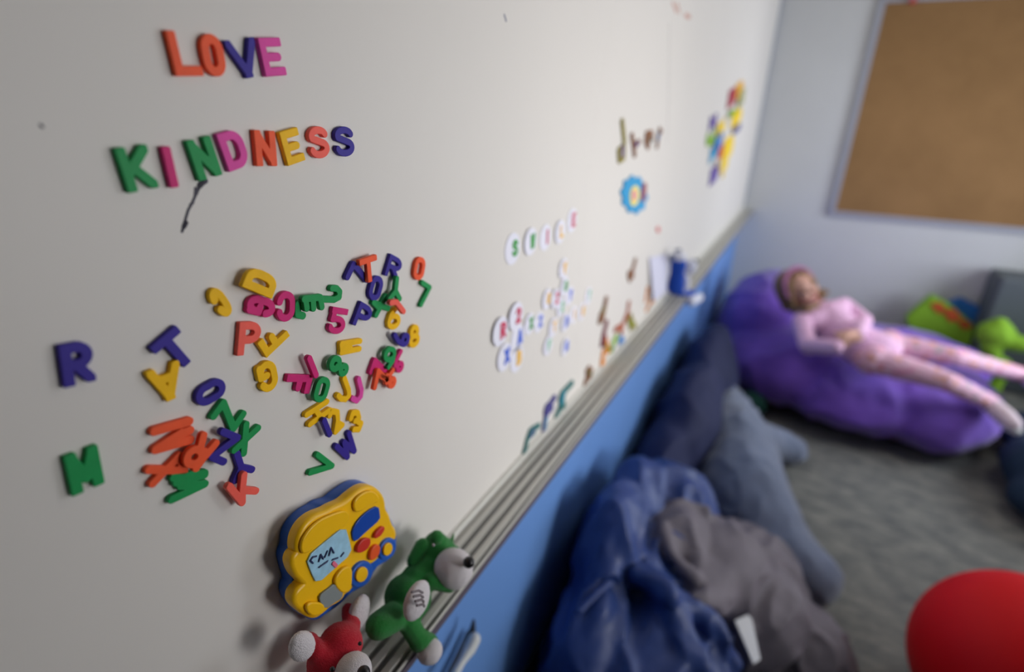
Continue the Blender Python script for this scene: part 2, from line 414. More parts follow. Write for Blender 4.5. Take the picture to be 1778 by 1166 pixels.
# ridged tray profile in (x, z)
pr = [(0, .012), (.006, .012), (.009, .002)]
nr = 3; x0 = .009; rw = (TRAY_W-.009-.004)/nr
for i in range(nr):
    a = x0+i*rw
    pr += [(a+.004, 0), (a+.006, .0045), (a+rw-.004, .0045), (a+rw-.002, 0)]
pr += [(TRAY_W-.003, .001), (TRAY_W, .004), (TRAY_W, -.012), (0, -.012)]
bm = bmesh.new()
ya, yb = BACK_Y+.02, ROOM_Y-.005
va = [bm.verts.new((p[0], ya, TRAY_Z+p[1])) for p in pr]; vb = [bm.verts.new((p[0], yb, TRAY_Z+p[1])) for p in pr]
n = len(pr)
for i in range(n): bm.faces.new((va[i], va[(i+1) % n], vb[(i+1) % n], vb[i]))
bm.faces.new(va); bm.faces.new(vb); bmesh.ops.recalc_face_normals(bm, faces=bm.faces)
tray = bm_obj('tray', bm, M_alu, board)
tray['label'] = 'ridged grey aluminium pen tray'
for i in range(nr+1):
    a = x0+i*rw-.0016
    box('groove_strip', (a-.0008, ya, TRAY_Z-.001), (a+.004, yb, TRAY_Z+.0012), M_groove_shade, tray)  # grey strips put the recess shade of the grooves into colour
box('lip', (TRAY_W-.0005, ya, TRAY_Z-.014), (TRAY_W+.0015, yb, TRAY_Z-.002), mat('tray_lip', (92, 84, 96), .5), tray)

# marker marks on the board (part of the board's surface)
M_ink = mat('marker_ink_black', (52, 48, 66), .6); M_inkr = mat('marker_ink_red', (196, 150, 138), .7)
def mark(zm, polys, m, w):
    return strokes(zm, polys, None, None, w=w, name='ink_mark', m=m, th=.0004, parent=board, bev=.00008)
mark(Z1, [[(520, 840), (500, 880), (478, 925), (460, 965), (440, 1000), (425, 1050), (408, 1112)],
          [(520, 850), (495, 870), (485, 915)], [(478, 885), (475, 930)], [(465, 962), (452, 972)], [(430, 1065), (410, 1105)]], M_ink, .0017)
mark(Z1, [[(528, 848), (512, 858), (500, 872)]], M_ink, .004)
mark(Z1, [[(428, 1066), (418, 1085)]], M_ink, .0032)
mark(ZB, [[(876, 26), (879, 36)]], mat('marker_ink_blue', (140, 142, 160), .7), .0028)
mark(ZB, [[(1168, 4), (1174, 20)]], M_inkr, .008)
mark(ZB, [[(1176, 6), (1180, 22)]], M_inkr, .008)
mark(ZB, [[(1190, 26), (1198, 30)]], M_inkr, .010)
mark(ZB, [[(71, 217), (74, 220)]], M_ink, .0015)
mark(ZB, [[(1163, 40), (1161, 180), (1158, 250)]], mat('board_scratch', (204, 200, 197), .5), .006)

# ------------------------------------------------------------ LETTER MAGNETS
L = letter
L('L', Z1, (378, 308), (522, 303), (322, 68), 'orange', 'orange letter L magnet starting the word LOVE')
L('O', Z1, (530, 312), (642, 303), (497, 86), 'orange', 'orange letter O magnet in the word LOVE')
L('V', Z1, (690, 322), (842, 305), (616, 116), 'navy', 'navy letter V magnet in the word LOVE')
L('E', Z1, (842, 312), (952, 298), (802, 108), 'pink', 'pink letter E magnet ending the word LOVE')
L('K', Z1, (132, 914), (292, 882), (55, 680), 'green', 'green letter K magnet starting the word KINDNESS')
L('I', Z1, (343, 887), (403, 880), (290, 672), 'magenta', 'magenta letter I magnet in the word KINDNESS')
L('N', Z1, (500, 850), (622, 817), (424, 642), 'green', 'green letter N magnet with a black ink line below it')
L('D', Z1, (655, 800), (772, 765), (580, 605), 'pink', 'pink letter D magnet in the word KINDNESS')
L('N', Z1, (795, 775), (903, 771), (780, 585), 'orange', 'orange letter N magnet in the word KINDNESS')
L('E', Z1, (960, 770), (1052, 742), (908, 595), 'yellow', 'yellow letter E magnet in the word KINDNESS')
L('S', Z1, (1078, 738), (1180, 726), (1056, 568), 'salmon', 'salmon letter S magnet, first S of KINDNESS')
L('S', Z1, (1208, 728), (1306, 718), (1196, 568), 'navy', 'navy letter S magnet ending the word KINDNESS')
L('R', Z2, (80, 616), (218, 586), (47, 436), 'navy', 'navy letter R magnet alone at the far left above the green M')
L('M', Z2, (118, 1068), (258, 1018), (66, 905), 'green', 'green letter M magnet standing upright below the navy R')
L('T', Z2, (547, 560), (655, 470), (430, 447), 'navy', 'navy letter T magnet tipped over above the yellow A')
L('A', Z2, (558, 500), (416, 548), (600, 640), 'yellow', 'yellow letter A magnet upside down under the navy T', 0)
L('C', Z3, (165, 285), (62, 350), (308, 470), 'yellow', 'yellow letter C magnet turned round, left of the yellow D')
L('D', Z3, (575, 392), (625, 232), (352, 288), 'yellow', 'yellow letter D magnet lying on its flat side over a pink G', 1)
L('G', Z3, (415, 345), (355, 490), (625, 395), 'magenta', 'magenta letter G magnet tucked under the yellow D')
L('C', Z3, (745, 325), (605, 328), (748, 548), 'magenta', 'magenta letter C magnet turned round, left of green squiggle letters')
L('P', Z3, (315, 806), (482, 800), (326, 552), 'salmon', 'salmon letter P magnet standing below the magenta G')
L('F', Z3, (718, 660), (640, 560), (535, 815), 'yellow', 'yellow letter F magnet lying tilted against the salmon P')
L('G', Z3, (585, 832), (436, 885), (642, 1040), 'yellow', 'yellow letter G magnet turned round under the yellow F')
L('O', Z5, (480, 180), (550, 330), (725, 55), 'navy', 'navy letter O magnet lying tilted above the green N')
L('T', Z4, (560, 270), (690, 240), (527, 85), 'orange', 'orange letter T magnet resting on a navy V', 1)
L('R', Z4, (722, 205), (822, 248), (772, 45), 'navy', 'navy letter R magnet tilted right of the orange T')
L('O', Z4, (588, 385), (680, 405), (645, 200), 'navy', 'navy letter O magnet tilted below the orange T')
L('P', Z4, (478, 575), (585, 618), (550, 405), 'navy', 'navy letter P magnet leaning right above the yellow H')
L('6', Z4, (745, 615), (845, 612), (752, 435), 'yellow', 'yellow number 6 magnet left of the yellow 8')
L('O', Z4, (932, 238), (1012, 248), (965, 62), 'orange', 'orange letter O magnet at the top right of the pile')
L('8', Z4, (918, 748), (998, 740), (902, 582), 'yellow', 'yellow number 8 magnet beside the navy 9')
L('9', Z4, (722, 905), (812, 915), (716, 735), 'green', 'green number 9 magnet above the orange letters', 1)
L('5', Z4, (298, 640), (418, 655), (338, 440), 'magenta', 'magenta number 5 magnet below the green squiggle letters')
L('O', Z6, (362, 332), (500, 352), (428, 68), 'green', 'green letter O magnet between magenta F and yellow J', 1)
L('F', Z3, (690, 945), (660, 1095), (882, 955), 'magenta', 'magenta letter F magnet lying on its back')
S = strokes
S(Z4, [[(250, 385), (350, 390), (388, 370), (392, 330), (370, 305), (335, 305)]], 'green', 'green letter J magnet with its hook curling up at right')
S(Z4, [[(125, 385), (245, 372)], [(135, 385), (145, 455)], [(190, 380), (195, 455)], [(245, 372), (258, 445)]], 'green', 'green letter E magnet lying with its arms pointing down', 1)
S(Z4, [[(125, 420), (80, 425), (78, 500), (115, 510)]], 'green', 'green letter C magnet at the left end of the squiggle', 0, w=.0066)
S(Z4, [[(450, 220), (495, 125), (545, 180), (595, 240)]], 'navy', 'navy letter V magnet upside down under the orange T', w=.0062)
S(Z4, [[(822, 232), (812, 325)], [(812, 325), (765, 385)], [(812, 325), (842, 382)]], 'green', 'green letter Y magnet upside down under the navy R', 1)
S(Z4, [[(740, 365), (665, 505)], [(645, 410), (755, 455)], [(690, 455), (655, 420)]], 'green', 'green letter X magnet beside the navy P')
S(Z4, [[(778, 412), (818, 408), (872, 478)]], 'salmon', 'salmon number 7 magnet poking out above the yellow 6', 2)
S(Z4, [[(1012, 262), (1068, 298), (1002, 428)]], 'green', 'green number 7 magnet under the orange O', name='number_magnet')
S(Z4, [[(872, 725), (830, 700), (806, 655)]], 'navy', 'navy number 9 magnet overlapping the yellow 8', 1, circles=[(882, 690, .0052)], name='number_magnet')
S(Z4, [[(625, 930), (655, 845), (740, 925)], [(640, 895), (695, 885)]], 'magenta', 'magenta letter A magnet left of the green 9')
S(Z4, [[(850, 778), (818, 840), (808, 880)]], 'magenta', 'magenta number 6 magnet right of the green 9', circles=[(842, 892, .0042)], name='number_magnet')
S(Z4, [[(655, 1048), (680, 925), (745, 990), (790, 920)]], 'orange', 'orange letter N magnet under the magenta A', 1)
S(Z4, [[(700, 960), (745, 985)], [(745, 1010), (745, 960)]], 'orange', 'orange number 6 magnet right of the orange N', 1, circles=[(785, 1010, .0042)], name='number_magnet')
S(Z4, [[(405, 722), (545, 700)], [(405, 785), (540, 758)], [(415, 755), (470, 745)], [(405, 722), (410, 785)]], 'yellow', 'yellow letter H magnet lying on its side below the navy P', w=.0058)
S(Z4, [[(370, 890), (400, 900)]], 'green', 'green number 8 magnet tilted above the yellow J', 1, circles=[(360, 870, .0052), (420, 915, .0040)], name='number_magnet')
S(Z3, [[(855, 830), (905, 955)]], 'magenta', 'magenta letter I magnet leaning over the magenta F', 1)
S(Z6, [[(692, 98), (735, 215), (738, 270), (705, 310), (660, 305), (632, 272)]], 'yellow', 'yellow letter J magnet between green O and pink J')
S(Z6, [[(838, 105), (865, 215), (858, 280), (820, 325), (775, 300)]], 'pink', 'pink letter J magnet right of the yellow J')
S(Z6, [[(312, 465), (515, 335)], [(345, 562), (540, 420)], [(400, 408), (445, 485)]], 'yellow', 'yellow letter H magnet tilted under the green O')
S(Z6, [[(545, 475), (560, 430), (620, 440), (625, 520), (605, 640)], [(605, 640), (672, 572), (620, 545)]], 'yellow', 'yellow number 4 magnet right of the tilted yellow H')
S(Z6, [[(488, 525), (545, 665)]], 'navy', 'navy letter I magnet leaning on the yellow H', 1)
S(Z6, [[(758, 505), (775, 450), (825, 445), (840, 500), (800, 530)], [(820, 530), (862, 555), (840, 615), (790, 615)]], 'yellow', 'yellow number 3 magnet above the navy W', w=.0062, name='number_magnet')
S(Z6, [[(612, 785), (725, 895), (690, 745), (795, 835), (738, 655)]], 'navy', 'navy letter W magnet tilted below the yellow 3', w=.0062)
S(Z6, [[(422, 872), (570, 985), (348, 1052)]], 'green', 'green letter V magnet pointing right at the pile bottom')
S(Z5, [[(185, 508), (462, 428)], [(340, 560), (468, 500)], [(195, 655), (472, 578)], [(195, 655), (400, 520)]], 'orange', 'orange letter M magnet lying on its side above the orange X', w=.0066)
S(Z5, [[(138, 820), (425, 825)], [(170, 930), (385, 708)], [(385, 708), (425, 825)]], 'orange', 'orange letter A magnet left of the orange R')
S(Z5, [[(600, 700), (520, 805)], [(555, 640), (580, 542)], [(610, 690), (680, 605)], [(545, 655), (610, 690)]], 'orange', 'orange letter R magnet upside down touching the navy Z', 1, circles=[(505, 715, .0058)])
S(Z5, [[(662, 385), (740, 278), (822, 485), (900, 368)]], 'green', 'green letter N magnet tilted below the navy O', w=.0060)
S(Z5, [[(1020, 482), (830, 660)], [(925, 452), (905, 685)]], 'green', 'green letter X magnet under the green N')
S(Z5, [[(738, 512), (855, 560), (650, 715), (742, 755)]], 'navy', 'navy letter Z magnet left of the green X', 1)
S(Z5, [[(850, 690), (885, 800), (838, 905)], [(885, 800), (972, 818)]], 'navy', 'navy letter Y magnet between the green X and the salmon K')
S(Z5, [[(908, 862), (895, 985), (895, 1085)], [(790, 955), (895, 1085)], [(895, 985), (1005, 992)]], 'salmon', 'salmon letter K magnet at the bottom of the left pile', 1)
S(Z5, [[(338, 880), (588, 848)], [(395, 950), (580, 935)], [(325, 1060), (590, 935)], [(360, 920), (588, 860)]], 'green', 'green letter M magnet lying on its side under the orange A', 0, w=.0062)

# white disc magnets with a printed letter
M_disc = mat('disc_white', (236, 236, 250), .35)
DC = dict(g=mat('print_green', (60, 160, 70), .5), r=mat('print_red', (205, 60, 95), .5), b=mat('print_blue', (50, 95, 215), .5), y=mat('print_yellow', (240, 190, 70), .5), G=mat('print_pale_green', (130, 195, 150), .5))
def disc(px, py, ch, col, label, off=(40, -5), r=.0165, lay=0, hs=1.0):
    c = wpt(Z8, (px-off[0], py+off[1]), .003); l = wpt(Z8, (px, py), .003)
    x = BOARD_X+lay*.0016
    pts = [(r*math.cos(i*math.pi/24), r*math.sin(i*math.pi/24)) for i in range(48)]
    o = link('disc_magnet', plate([pts], .0014, .0004), M_disc, smooth=False)
    o.matrix_world = wall_matrix(c[0], c[1], 0, x)
    lh = .021*hs; lw = .014*hs
    me = glyph_mesh(ch, lw, lh, t=.0050*hs, th=.001, bev=.0002); me.transform(Matrix.Translation((-lw/2, -lh/2, 0)))
    dy = .0055*hs
    q = link('printed_letter', me, DC[col], smooth=False)
    q.matrix_world = wall_matrix(c[0]+dy, c[1], .0, x+.0014)
    q.parent = o; q.matrix_parent_inverse = o.matrix_world.inverted()
    return tag(o, label, 'magnet', 'white disc magnets with printed letters')
disc(295, 295, 'S', 'g', 'white disc magnet with green S starting the word SMILE', r=.024, hs=1.25)
disc(400, 250, 'W', 'g', 'white disc magnet with green upside down M in the word SMILE', r=.022, hs=1.15, lay=1)
disc(495, 225, 'I', 'r', 'white disc magnet with red I in the word SMILE', r=.022, hs=1.2)
disc(580, 190, 'L', 'y', 'white disc magnet with yellow L in the word SMILE', r=.021, hs=1.1, lay=1)
disc(658, 120, 'E', 'r', 'white disc magnet with red E ending the word SMILE', r=.022, hs=1.25)
for a in ((210, 800, 'R', 'r', 'white disc magnet with red R at the far left of its pile'),
          (305, 708, '2', 'r', 'white disc magnet with red 2 above the blue lettered discs'),
          (325, 842, 'A', 'b', 'white disc magnet with blue A between the red lettered and yellow lettered discs'),
          (240, 958, 'X', 'b', 'white disc magnet with blue X at the lower left of its pile'),
          (320, 970, 'B', 'y', 'white disc magnet with yellow B at the lower left of its pile'),
          (392, 755, 'X', 'g', 'white disc magnet with green X in the middle of its pile'),
          (455, 745, 'Z', 'b', 'white disc magnet with blue Z right of the green X disc'),
          (500, 602, 'O', 'y', 'white disc magnet with yellow O left of the red Z disc'),
          (548, 600, 'Z', 'r', 'white disc magnet with red Z beside the yellow O disc'),
          (642, 582, 'J', 'b', 'white disc magnet with blue Y near the top right of its pile'),
          (600, 415, 'V', 'y', 'white disc magnet with yellow V topmost of its pile'),
          (607, 525, 'O', 'g', 'white disc magnet with green O under the yellow V disc'),
          (585, 652, '2', 'G', 'white disc magnet with pale green 2 under the red Z disc'),
          (537, 775, 'T', 'y', 'white disc magnet with yellow T low in its pile'),
          (612, 745, 'D', 'b', 'white disc magnet with blue D right of the yellow T disc'),
          (665, 700, 'I', 'y', 'white disc magnet with yellow I right of the pale green 2 disc'),
          (718, 680, 'H', 'y', 'white disc magnet with yellow H rightmost in the pile middle'),
          (758, 583, '7', 'G', 'white disc magnet with pale green 7 at the right end of its pile'),
          (505, 888, 'F', 'G', 'white disc magnet with pale green F at the pile bottom'),
          (612, 895, 'N', 'b', 'white disc magnet with blue N at the lower right of its pile')):
    ch = 'Y' if a[2] == 'J' else a[2]
    i = a[0]*7+a[1]
    big = 1.35 if a[0] < 345 else 1.1
    disc(a[0], a[1], ch, a[3], a[4], r=.0165*big*1.05, hs=big*.95, lay=i % 3)
# patterned letters of a short word and other magnets further along the board
M_olive = mat('foam_olive', (140, 128, 40), .7); M_mar = mat('foam_maroon', (120, 45, 60), .7); M_brn = mat('foam_brown', (130, 82, 48), .7)
M_ora = mat('foam_orange', (226, 140, 40), .7); M_cy = mat('foam_cyan', (50, 160, 205), .7); M_teal = mat('foam_teal', (38, 110, 110), .7)
M_ind = mat('foam_indigo', (66, 62, 135), .7); M_pur = mat('foam_purple', (98, 74, 160), .7); M_lim = mat('foam_lime', (130, 180, 30), .7)
M_yel = mat('foam_yellow', (240, 205, 30), .7); M_red = mat('foam_red', (165, 35, 60), .7); M_sky = mat('foam_blue', (70, 130, 200), .7); M_pale = mat('foam_pale_yellow', (238, 225, 120), .7)
WG = 'patterned letter magnets of a short word'
a = S(Z9, [[(175, 378), (190, 520), (185, 640)], [(185, 560), (150, 590), (155, 660), (185, 640)]], None, 'tall olive and purple patterned letter d magnet above the blue flower frame', m=M_olive, w=0.0125, name='patterned_letter_magnet', group=WG)
S(Z9, [[(175, 570), (172, 620)]], None, None, m=M_pur, w=.012, name='spot', lay=1, th=.001, parent=a)
a = S(Z9, [[(245, 480), (258, 560), (265, 620)], [(262, 560), (295, 525)]], None, 'brown and blue patterned letter r magnet right of the olive d', m=M_brn, w=0.0125, name='patterned_letter_magnet', group=WG)
S(Z9, [[(270, 545), (280, 540)]], None, None, m=M_ind, w=.010, name='spot', lay=1, th=.001, parent=a)
a = S(Z9, [[(355, 510), (390, 500), (385, 460), (350, 470), (345, 520), (362, 562)]], None, 'brown patterned letter e magnet between two small patterned letters', m=M_brn, w=.0135, name='patterned_letter_magnet', group=WG)
S(Z9, [[(375, 500), (375, 530)]], None, None, m=M_teal, w=.009, name='spot', lay=1, th=.001, parent=a)
a = S(Z9, [[(445, 435), (425, 560)], [(440, 470), (455, 450)]], None, 'brown and indigo patterned letter r magnet ending the short word', m=M_brn, w=.0115, name='patterned_letter_magnet', group=WG)
S(Z9, [[(440, 465), (430, 510)]], None, None, m=M_sky, w=.007, name='spot', lay=1, th=.001, parent=a)
# scalloped flower frame
def traced(name, zm, pts, x, th, m, parent=None, bev=.0015, smooth_n=2, label=None, cat=None, group=None):
    p = [wpt(zm, q, x+th) for q in pts]
    for _ in range(smooth_n):
        p = [r for a, b in zip(p, p[1:]+p[:1]) for r in ((a[0]*.75+b[0]*.25, a[1]*.75+b[1]*.25), (a[0]*.25+b[0]*.75, a[1]*.25+b[1]*.75))]
    cy = sum(q[0] for q in p)/len(p); cz = sum(q[1] for q in p)/len(p)
    p = [((q[0]-cy), (q[1]-cz)) for q in p]
    ar = sum(a[0]*b[1]-b[0]*a[1] for a, b in zip(p, p[1:]+p[:1]))
    if ar < 0: p = p[::-1]
    o = link(name, plate([p], th, bev), m, smooth=False)
    o.matrix_world = wall_matrix(cy, cz, 0, x)
    if parent is not None: o.parent = parent; o.matrix_parent_inverse = wm(parent).inverted()
    return tag(o, label, cat, group)
sc = []
for i in range(20):
    a_ = i*math.pi/10; k = 1.06 if i % 2 else .82
    sc.append((260+math.cos(a_)*95*k-math.sin(a_)*18, 908-math.sin(a_)*138*k-math.cos(a_)*22))
fr = traced('flower_frame_magnet', Z9, sc, 0.0002, .004, mat('foam_sky_blue', (30, 150, 205), .6), smooth_n=1, label='sky blue scalloped flower frame magnet with pale yellow middle', cat='magnet')
traced('middle', Z9, [(225, 870), (275, 830), (300, 900), (275, 985), (230, 990)], .004, .0015, M_pale, fr, bev=.0003)
traced('pink_spot', Z9, [(245, 870), (270, 870), (268, 950), (245, 955)], .0055, .001, mat('foam_pink', (215, 110, 170), .7), fr, bev=.0003)
traced('red_bar', Z9, [(315, 825), (350, 815), (335, 950), (300, 965)], .004, .0015, mat('foam_brick', (150, 70, 80), .7), fr, bev=.0003)
# foam letters in the far cluster
FG = 'foam letter magnets near the room corner'
def foam(ch, cx, cy, w_, h_, m, label, lean=-.12, lay=0):
    me, M = place(ch, Z9, (cx-w_/2-lean*-h_/2*1, cy+h_/2), (cx+w_/2-lean*-h_/2, cy+h_/2-w_*.6), (cx-w_/2+lean*-h_/2, cy-h_/2), m, x=lay*.0062+.0002, th=.006, t=.36*Vector(wpt(Z9, (cx, cy-h_/2))).__sub__(Vector(wpt(Z9, (cx, cy+h_/2)))).length)
    o = link('foam_letter_magnet', me, m, smooth=False); o.matrix_world = M
    tag(o, label, 'magnet', FG)
foam('D', 968, 215, 52, 130, M_red, 'dark red foam D magnet high in the corner cluster')
foam('C', 1015, 165, 52, 120, mat('foam_amber', (225, 170, 40), .7), 'amber foam C magnet topmost in the corner cluster')
foam('E', 1035, 215, 34, 110, mat('foam_sage', (165, 165, 110), .7), 'sage foam E magnet right of the dark red D', lay=1)
foam('L', 972, 320, 45, 50, M_lim, 'small lime foam magnet under the dark red D', lay=1)
foam('B', 1000, 365, 65, 120, M_yel, 'yellow foam B magnet in the upper half of the corner cluster')
foam('O', 998, 445, 50, 55, M_ind, 'small indigo foam magnet under the yellow B')
foam('H', 830, 395, 42, 105, M_pur, 'purple foam H magnet at the upper left of the corner cluster')
foam('N', 888, 430, 48, 100, M_yel, 'yellow foam N magnet right of the purple H')
foam('U', 815, 512, 58, 110, M_lim, 'lime green foam U magnet under the purple H')
foam('H', 868, 540, 48, 110, M_sky, 'blue foam H magnet in the middle of the corner cluster', lay=1)
foam('P', 835, 625, 50, 110, M_cy, 'light blue foam P magnet low in the corner cluster')
foam('S', 885, 605, 36, 100, mat('foam_rust', (205, 90, 60), .7), 'rust foam S magnet between blue and yellow letters')
foam('B', 938, 585, 68, 170, M_yel, 'large yellow foam B magnet at the right of the corner cluster')
foam('T', 905, 735, 42, 110, M_yel, 'yellow foam T magnet at the lower end of the corner cluster')
foam('I', 858, 700, 34, 60, M_mar, 'short maroon foam magnet above the lowest purple one', lay=1)
foam('D', 838, 775, 52, 120, M_pur, 'purple foam D magnet lowest in the corner cluster')
# little dots
S(ZB, [[(1143, 397), (1145, 400)]], None, 'small red dot magnet alone above the blue plush toy', m=mat('dot_red', (226, 110, 110), .6), w=.013, name='dot_magnet', group=None)
# animal magnets above the tray
AG = 'animal shaped magnets above the tray'
def animal(polys, m, label, w=.009, spot=None, zm=Z10, body=()):
    o = S(zm, polys, None, label, m=m, w=w*1.55, name='animal_magnet', group=AG, circles=body)
    if spot: S(zm, [spot[0]], None, None, m=spot[1], w=w*.7, name='spot', lay=1, th=.001, parent=o)
animal([[(712, 95), (700, 140), (686, 165)], [(680, 160), (686, 190)], [(695, 150), (700, 172)]], M_brn, 'brown long necked animal magnet alone left of the pale paper', .010)
animal([[(565, 292), (555, 345), (538, 375)], [(540, 370), (533, 400)], [(552, 360), (548, 390)]], M_brn, 'dark brown long necked animal magnet at the top of the animal group', .011, ([(555, 330), (545, 365)], M_olive))
animal([[(567, 412), (553, 465), (545, 515)], [(555, 480), (560, 510)]], M_mar, 'maroon upright animal magnet under the dark brown one', .012)
animal([[(562, 500), (575, 550)], [(552, 560), (545, 605), (550, 622)]], M_ora, 'orange small animal magnet touching the tray', .012, ([(560, 520), (572, 545)], M_olive))
animal([[(668, 370), (650, 420), (612, 445)], [(680, 310), (672, 370)], [(640, 430), (645, 455)]], mat('foam_redbrown', (170, 88, 58), .7), 'red brown long tailed animal magnet in the animal group', .010)
animal([[(605, 500), (592, 545)], [(618, 480), (600, 520)]], M_lim, 'lime green animal magnet low in the animal group', .011, ([(595, 530), (598, 545)], M_teal))
animal([[(690, 372), (700, 420)], [(678, 390), (690, 440)], [(700, 405), (712, 430)]], M_olive, 'olive animal magnet right of the red brown one', .009, ([(690, 400), (694, 425)], M_lim))
animal([[(645, 480), (632, 510)], [(635, 490), (650, 500)]], M_sky, 'pale blue small animal magnet just above the tray', .009)
animal([[(775, 235), (765, 300)], [(800, 290), (768, 345)], [(825, 240), (805, 300)]], M_ora, 'orange antlered animal magnet nearest the pale paper', .008, ([(790, 310), (772, 340)], M_brn))
animal([[(478, 640), (470, 680), (458, 718)], [(490, 655), (484, 680)], [(468, 655), (490, 650)]], M_brn, 'brown and green little animal magnet alone above the tray', .009, ([(476, 655), (482, 668)], mat('foam_green', (40, 120, 70), .7)))
animal([[(392, 715), (350, 760), (335, 830), (312, 885)], [(345, 790), (350, 830)]], M_teal, 'teal and light blue tall bird magnet right of the indigo one', .009, ([(352, 758), (340, 790), (333, 815)], M_cy), body=[(342, 785, .009)])
animal([[(303, 790), (268, 840), (258, 900), (250, 955)], [(270, 860), (290, 840)]], M_ind, 'indigo tall bird magnet in the middle of three near the tray', .009, ([(262, 890), (252, 940)], M_cy), body=[(268, 850, .008)])
animal([[(225, 930), (190, 950), (170, 990), (158, 1040), (148, 1075)], [(180, 975), (200, 965)]], M_teal, 'teal and purple bent bird magnet closest to the camera of three', .007, ([(198, 950), (180, 985)], M_pur), body=[(184, 968, .006)])

# pale paper standing in the tray
pw = [wpt(Z10, p, .012) for p in ((800, 300), (868, 250), (882, 60), (795, 80))]
bm = bmesh.new()
f1 = [bm.verts.new((.012 if k < 2 else .003, p[0], max(p[1], TRAY_Z+.005))) for k, p in enumerate(pw)]
f2 = [bm.verts.new((v.co.x+.0012, v.co.y, v.co.z)) for v in f1]
bm.faces.new(f1); bm.faces.new(f2[::-1])
for i in range(4): bm.faces.new((f1[i], f1[(i+1) % 4], f2[(i+1) % 4], f2[i]))
bmesh.ops.recalc_face_normals(bm, faces=bm.faces)
tag(recentre(bm_obj('paper_card', bm, mat('paper_lavender', (208, 208, 228), .7))), 'pale lavender paper card leaning on the board beside the blue plush toy', 'paper')

# ------------------------------------------------------------ TOY BUS
M_busy = mat('bus_yellow', (246, 190, 6), .35); M_busb = mat('bus_blue', (34, 92, 190), .4)
M_busr = mat('button_red', (205, 50, 40), .35); M_buso = mat('button_orange', (235, 90, 40), .35)
M_scr = mat('screen_pale_blue', (160, 205, 230), .2, noise_amt=.12, nscale=120); M_gr = mat('speaker_grey', (130, 138, 138), .5)
bc = wpt(Z7, (390, 480), .03)
bus = empty('toy_bus', (0, bc[0], bc[1]-.06), 'yellow and blue plastic toy bus with a letter window stuck on the whiteboard', 'toy')
traced('back_shell', Z7, [(75, 490), (100, 440), (100, 380), (130, 315), (190, 255), (250, 225), (270, 205), (340, 185), (370, 155), (425, 115), (480, 82), (540, 80), (600, 130), (640, 230), (690, 340), (700, 400), (690, 440), (665, 500), (620, 525), (590, 545), (560, 590), (540, 640), (490, 670), (430, 700), (380, 760), (290, 820), (240, 857), (190, 835), (140, 800), (95, 730), (90, 680), (115, 640), (90, 560)], .0, .017, M_busb, bus, bev=.003)
traced('front_shell', Z7, [(108, 500), (142, 470), (132, 425), (145, 370), (180, 310), (235, 268), (300, 245), (335, 222), (400, 195), (450, 150), (510, 105), (560, 98), (605, 130), (628, 175), (632, 230), (655, 265), (668, 315), (692, 350), (695, 390), (650, 405), (620, 450), (600, 490), (550, 530), (490, 530), (450, 580), (440, 640), (440, 680), (400, 700), (380, 740), (320, 770), (285, 805), (240, 838), (200, 828), (160, 795), (122, 765), (118, 715), (165, 668), (185, 650), (150, 610), (130, 590), (108, 540)], .017, .014, M_busy, bus, bev=.004)
traced('body_ridge', Z7, [(150, 440), (165, 380), (230, 300), (330, 250), (420, 225), (420, 300), (300, 370), (170, 480)], .031, .0035, M_busy, bus, bev=.0016)
traced('fender', Z7, [(355, 610), (400, 560), (440, 560), (440, 640), (430, 690), (390, 700), (350, 650)], .031, .004, M_busy, bus, bev=.0018)
traced('bumper', Z7, [(180, 770), (260, 770), (285, 800), (240, 835), (195, 820)], .031, .004, M_busy, bus, bev=.0018)
traced('roof_ridge', Z7, [(455, 170), (520, 118), (575, 118), (605, 165), (560, 175), (470, 240)], .031, .0035, M_busy, bus, bev=.0016)
scn = traced('letter_window', Z7, [(178, 500), (290, 405), (402, 318), (425, 395), (442, 470), (340, 560), (240, 650), (205, 580)], .031, .002, M_scr, bus, bev=.0006, smooth_n=1)
for pl in ([(215, 530), (200, 515), (215, 495), (235, 490)], [(250, 520), (262, 480), (275, 505)], [(285, 495), (300, 460)], [(310, 485), (322, 440), (338, 470)], [(250, 555), (300, 520), (360, 500)], [(380, 490), (395, 470)]):
    strokes(Z7, [pl], None, None, w=.0016, name='lettering', m=mat('print_dark_blue', (35, 45, 90), .5), th=.0006, parent=scn, lay=.0335/.0047)
strokes(Z7, [[(335, 530), (350, 545)]], None, None, w=.004, name='pink_spot', m=mat('print_pink', (230, 110, 140), .5), th=.0006, parent=scn, lay=.0335/.0047)
traced('side_window', Z7, [(448, 340), (480, 280), (540, 225), (595, 198), (605, 240), (606, 275), (530, 340), (462, 405), (450, 380)], .031, .0025, mat('bus_window_blue', (20, 72, 170), .3), bus, bev=.0008, smooth_n=1)
traced('button', Z7, [(475, 470), (480, 430), (510, 395), (548, 388), (550, 420), (525, 455)], .031, .0045, M_busr, bus, bev=.0012)
traced('button', Z7, [(578, 385), (585, 355), (625, 320), (635, 330), (610, 370)], .031, .0045, M_busr, bus, bev=.0012)
traced('button', Z7, [(550, 505), (560, 450), (590, 425), (608, 440), (600, 480), (570, 510)], .031, .0045, M_buso, bus, bev=.0012)
def wheel(cx, cy, rx, ry):
    ring = [(cx+rx*math.cos(i*math.pi/8)+ry*.25*math.sin(i*math.pi/8), cy-ry*math.sin(i*math.pi/8)) for i in range(16)]
    wl = traced('wheel', Z7, ring, .018, .017, M_busb, bus, bev=.002)
    hub = [(cx+rx*.55*math.cos(i*math.pi/8)+ry*.12*math.sin(i*math.pi/8), cy-ry*.6*math.sin(i*math.pi/8)) for i in range(16)]
    traced('hub', Z7, hub, .035, .003, M_busy, wl, bev=.0008)
wheel(503, 598, 56, 68); wheel(655, 450, 42, 56)
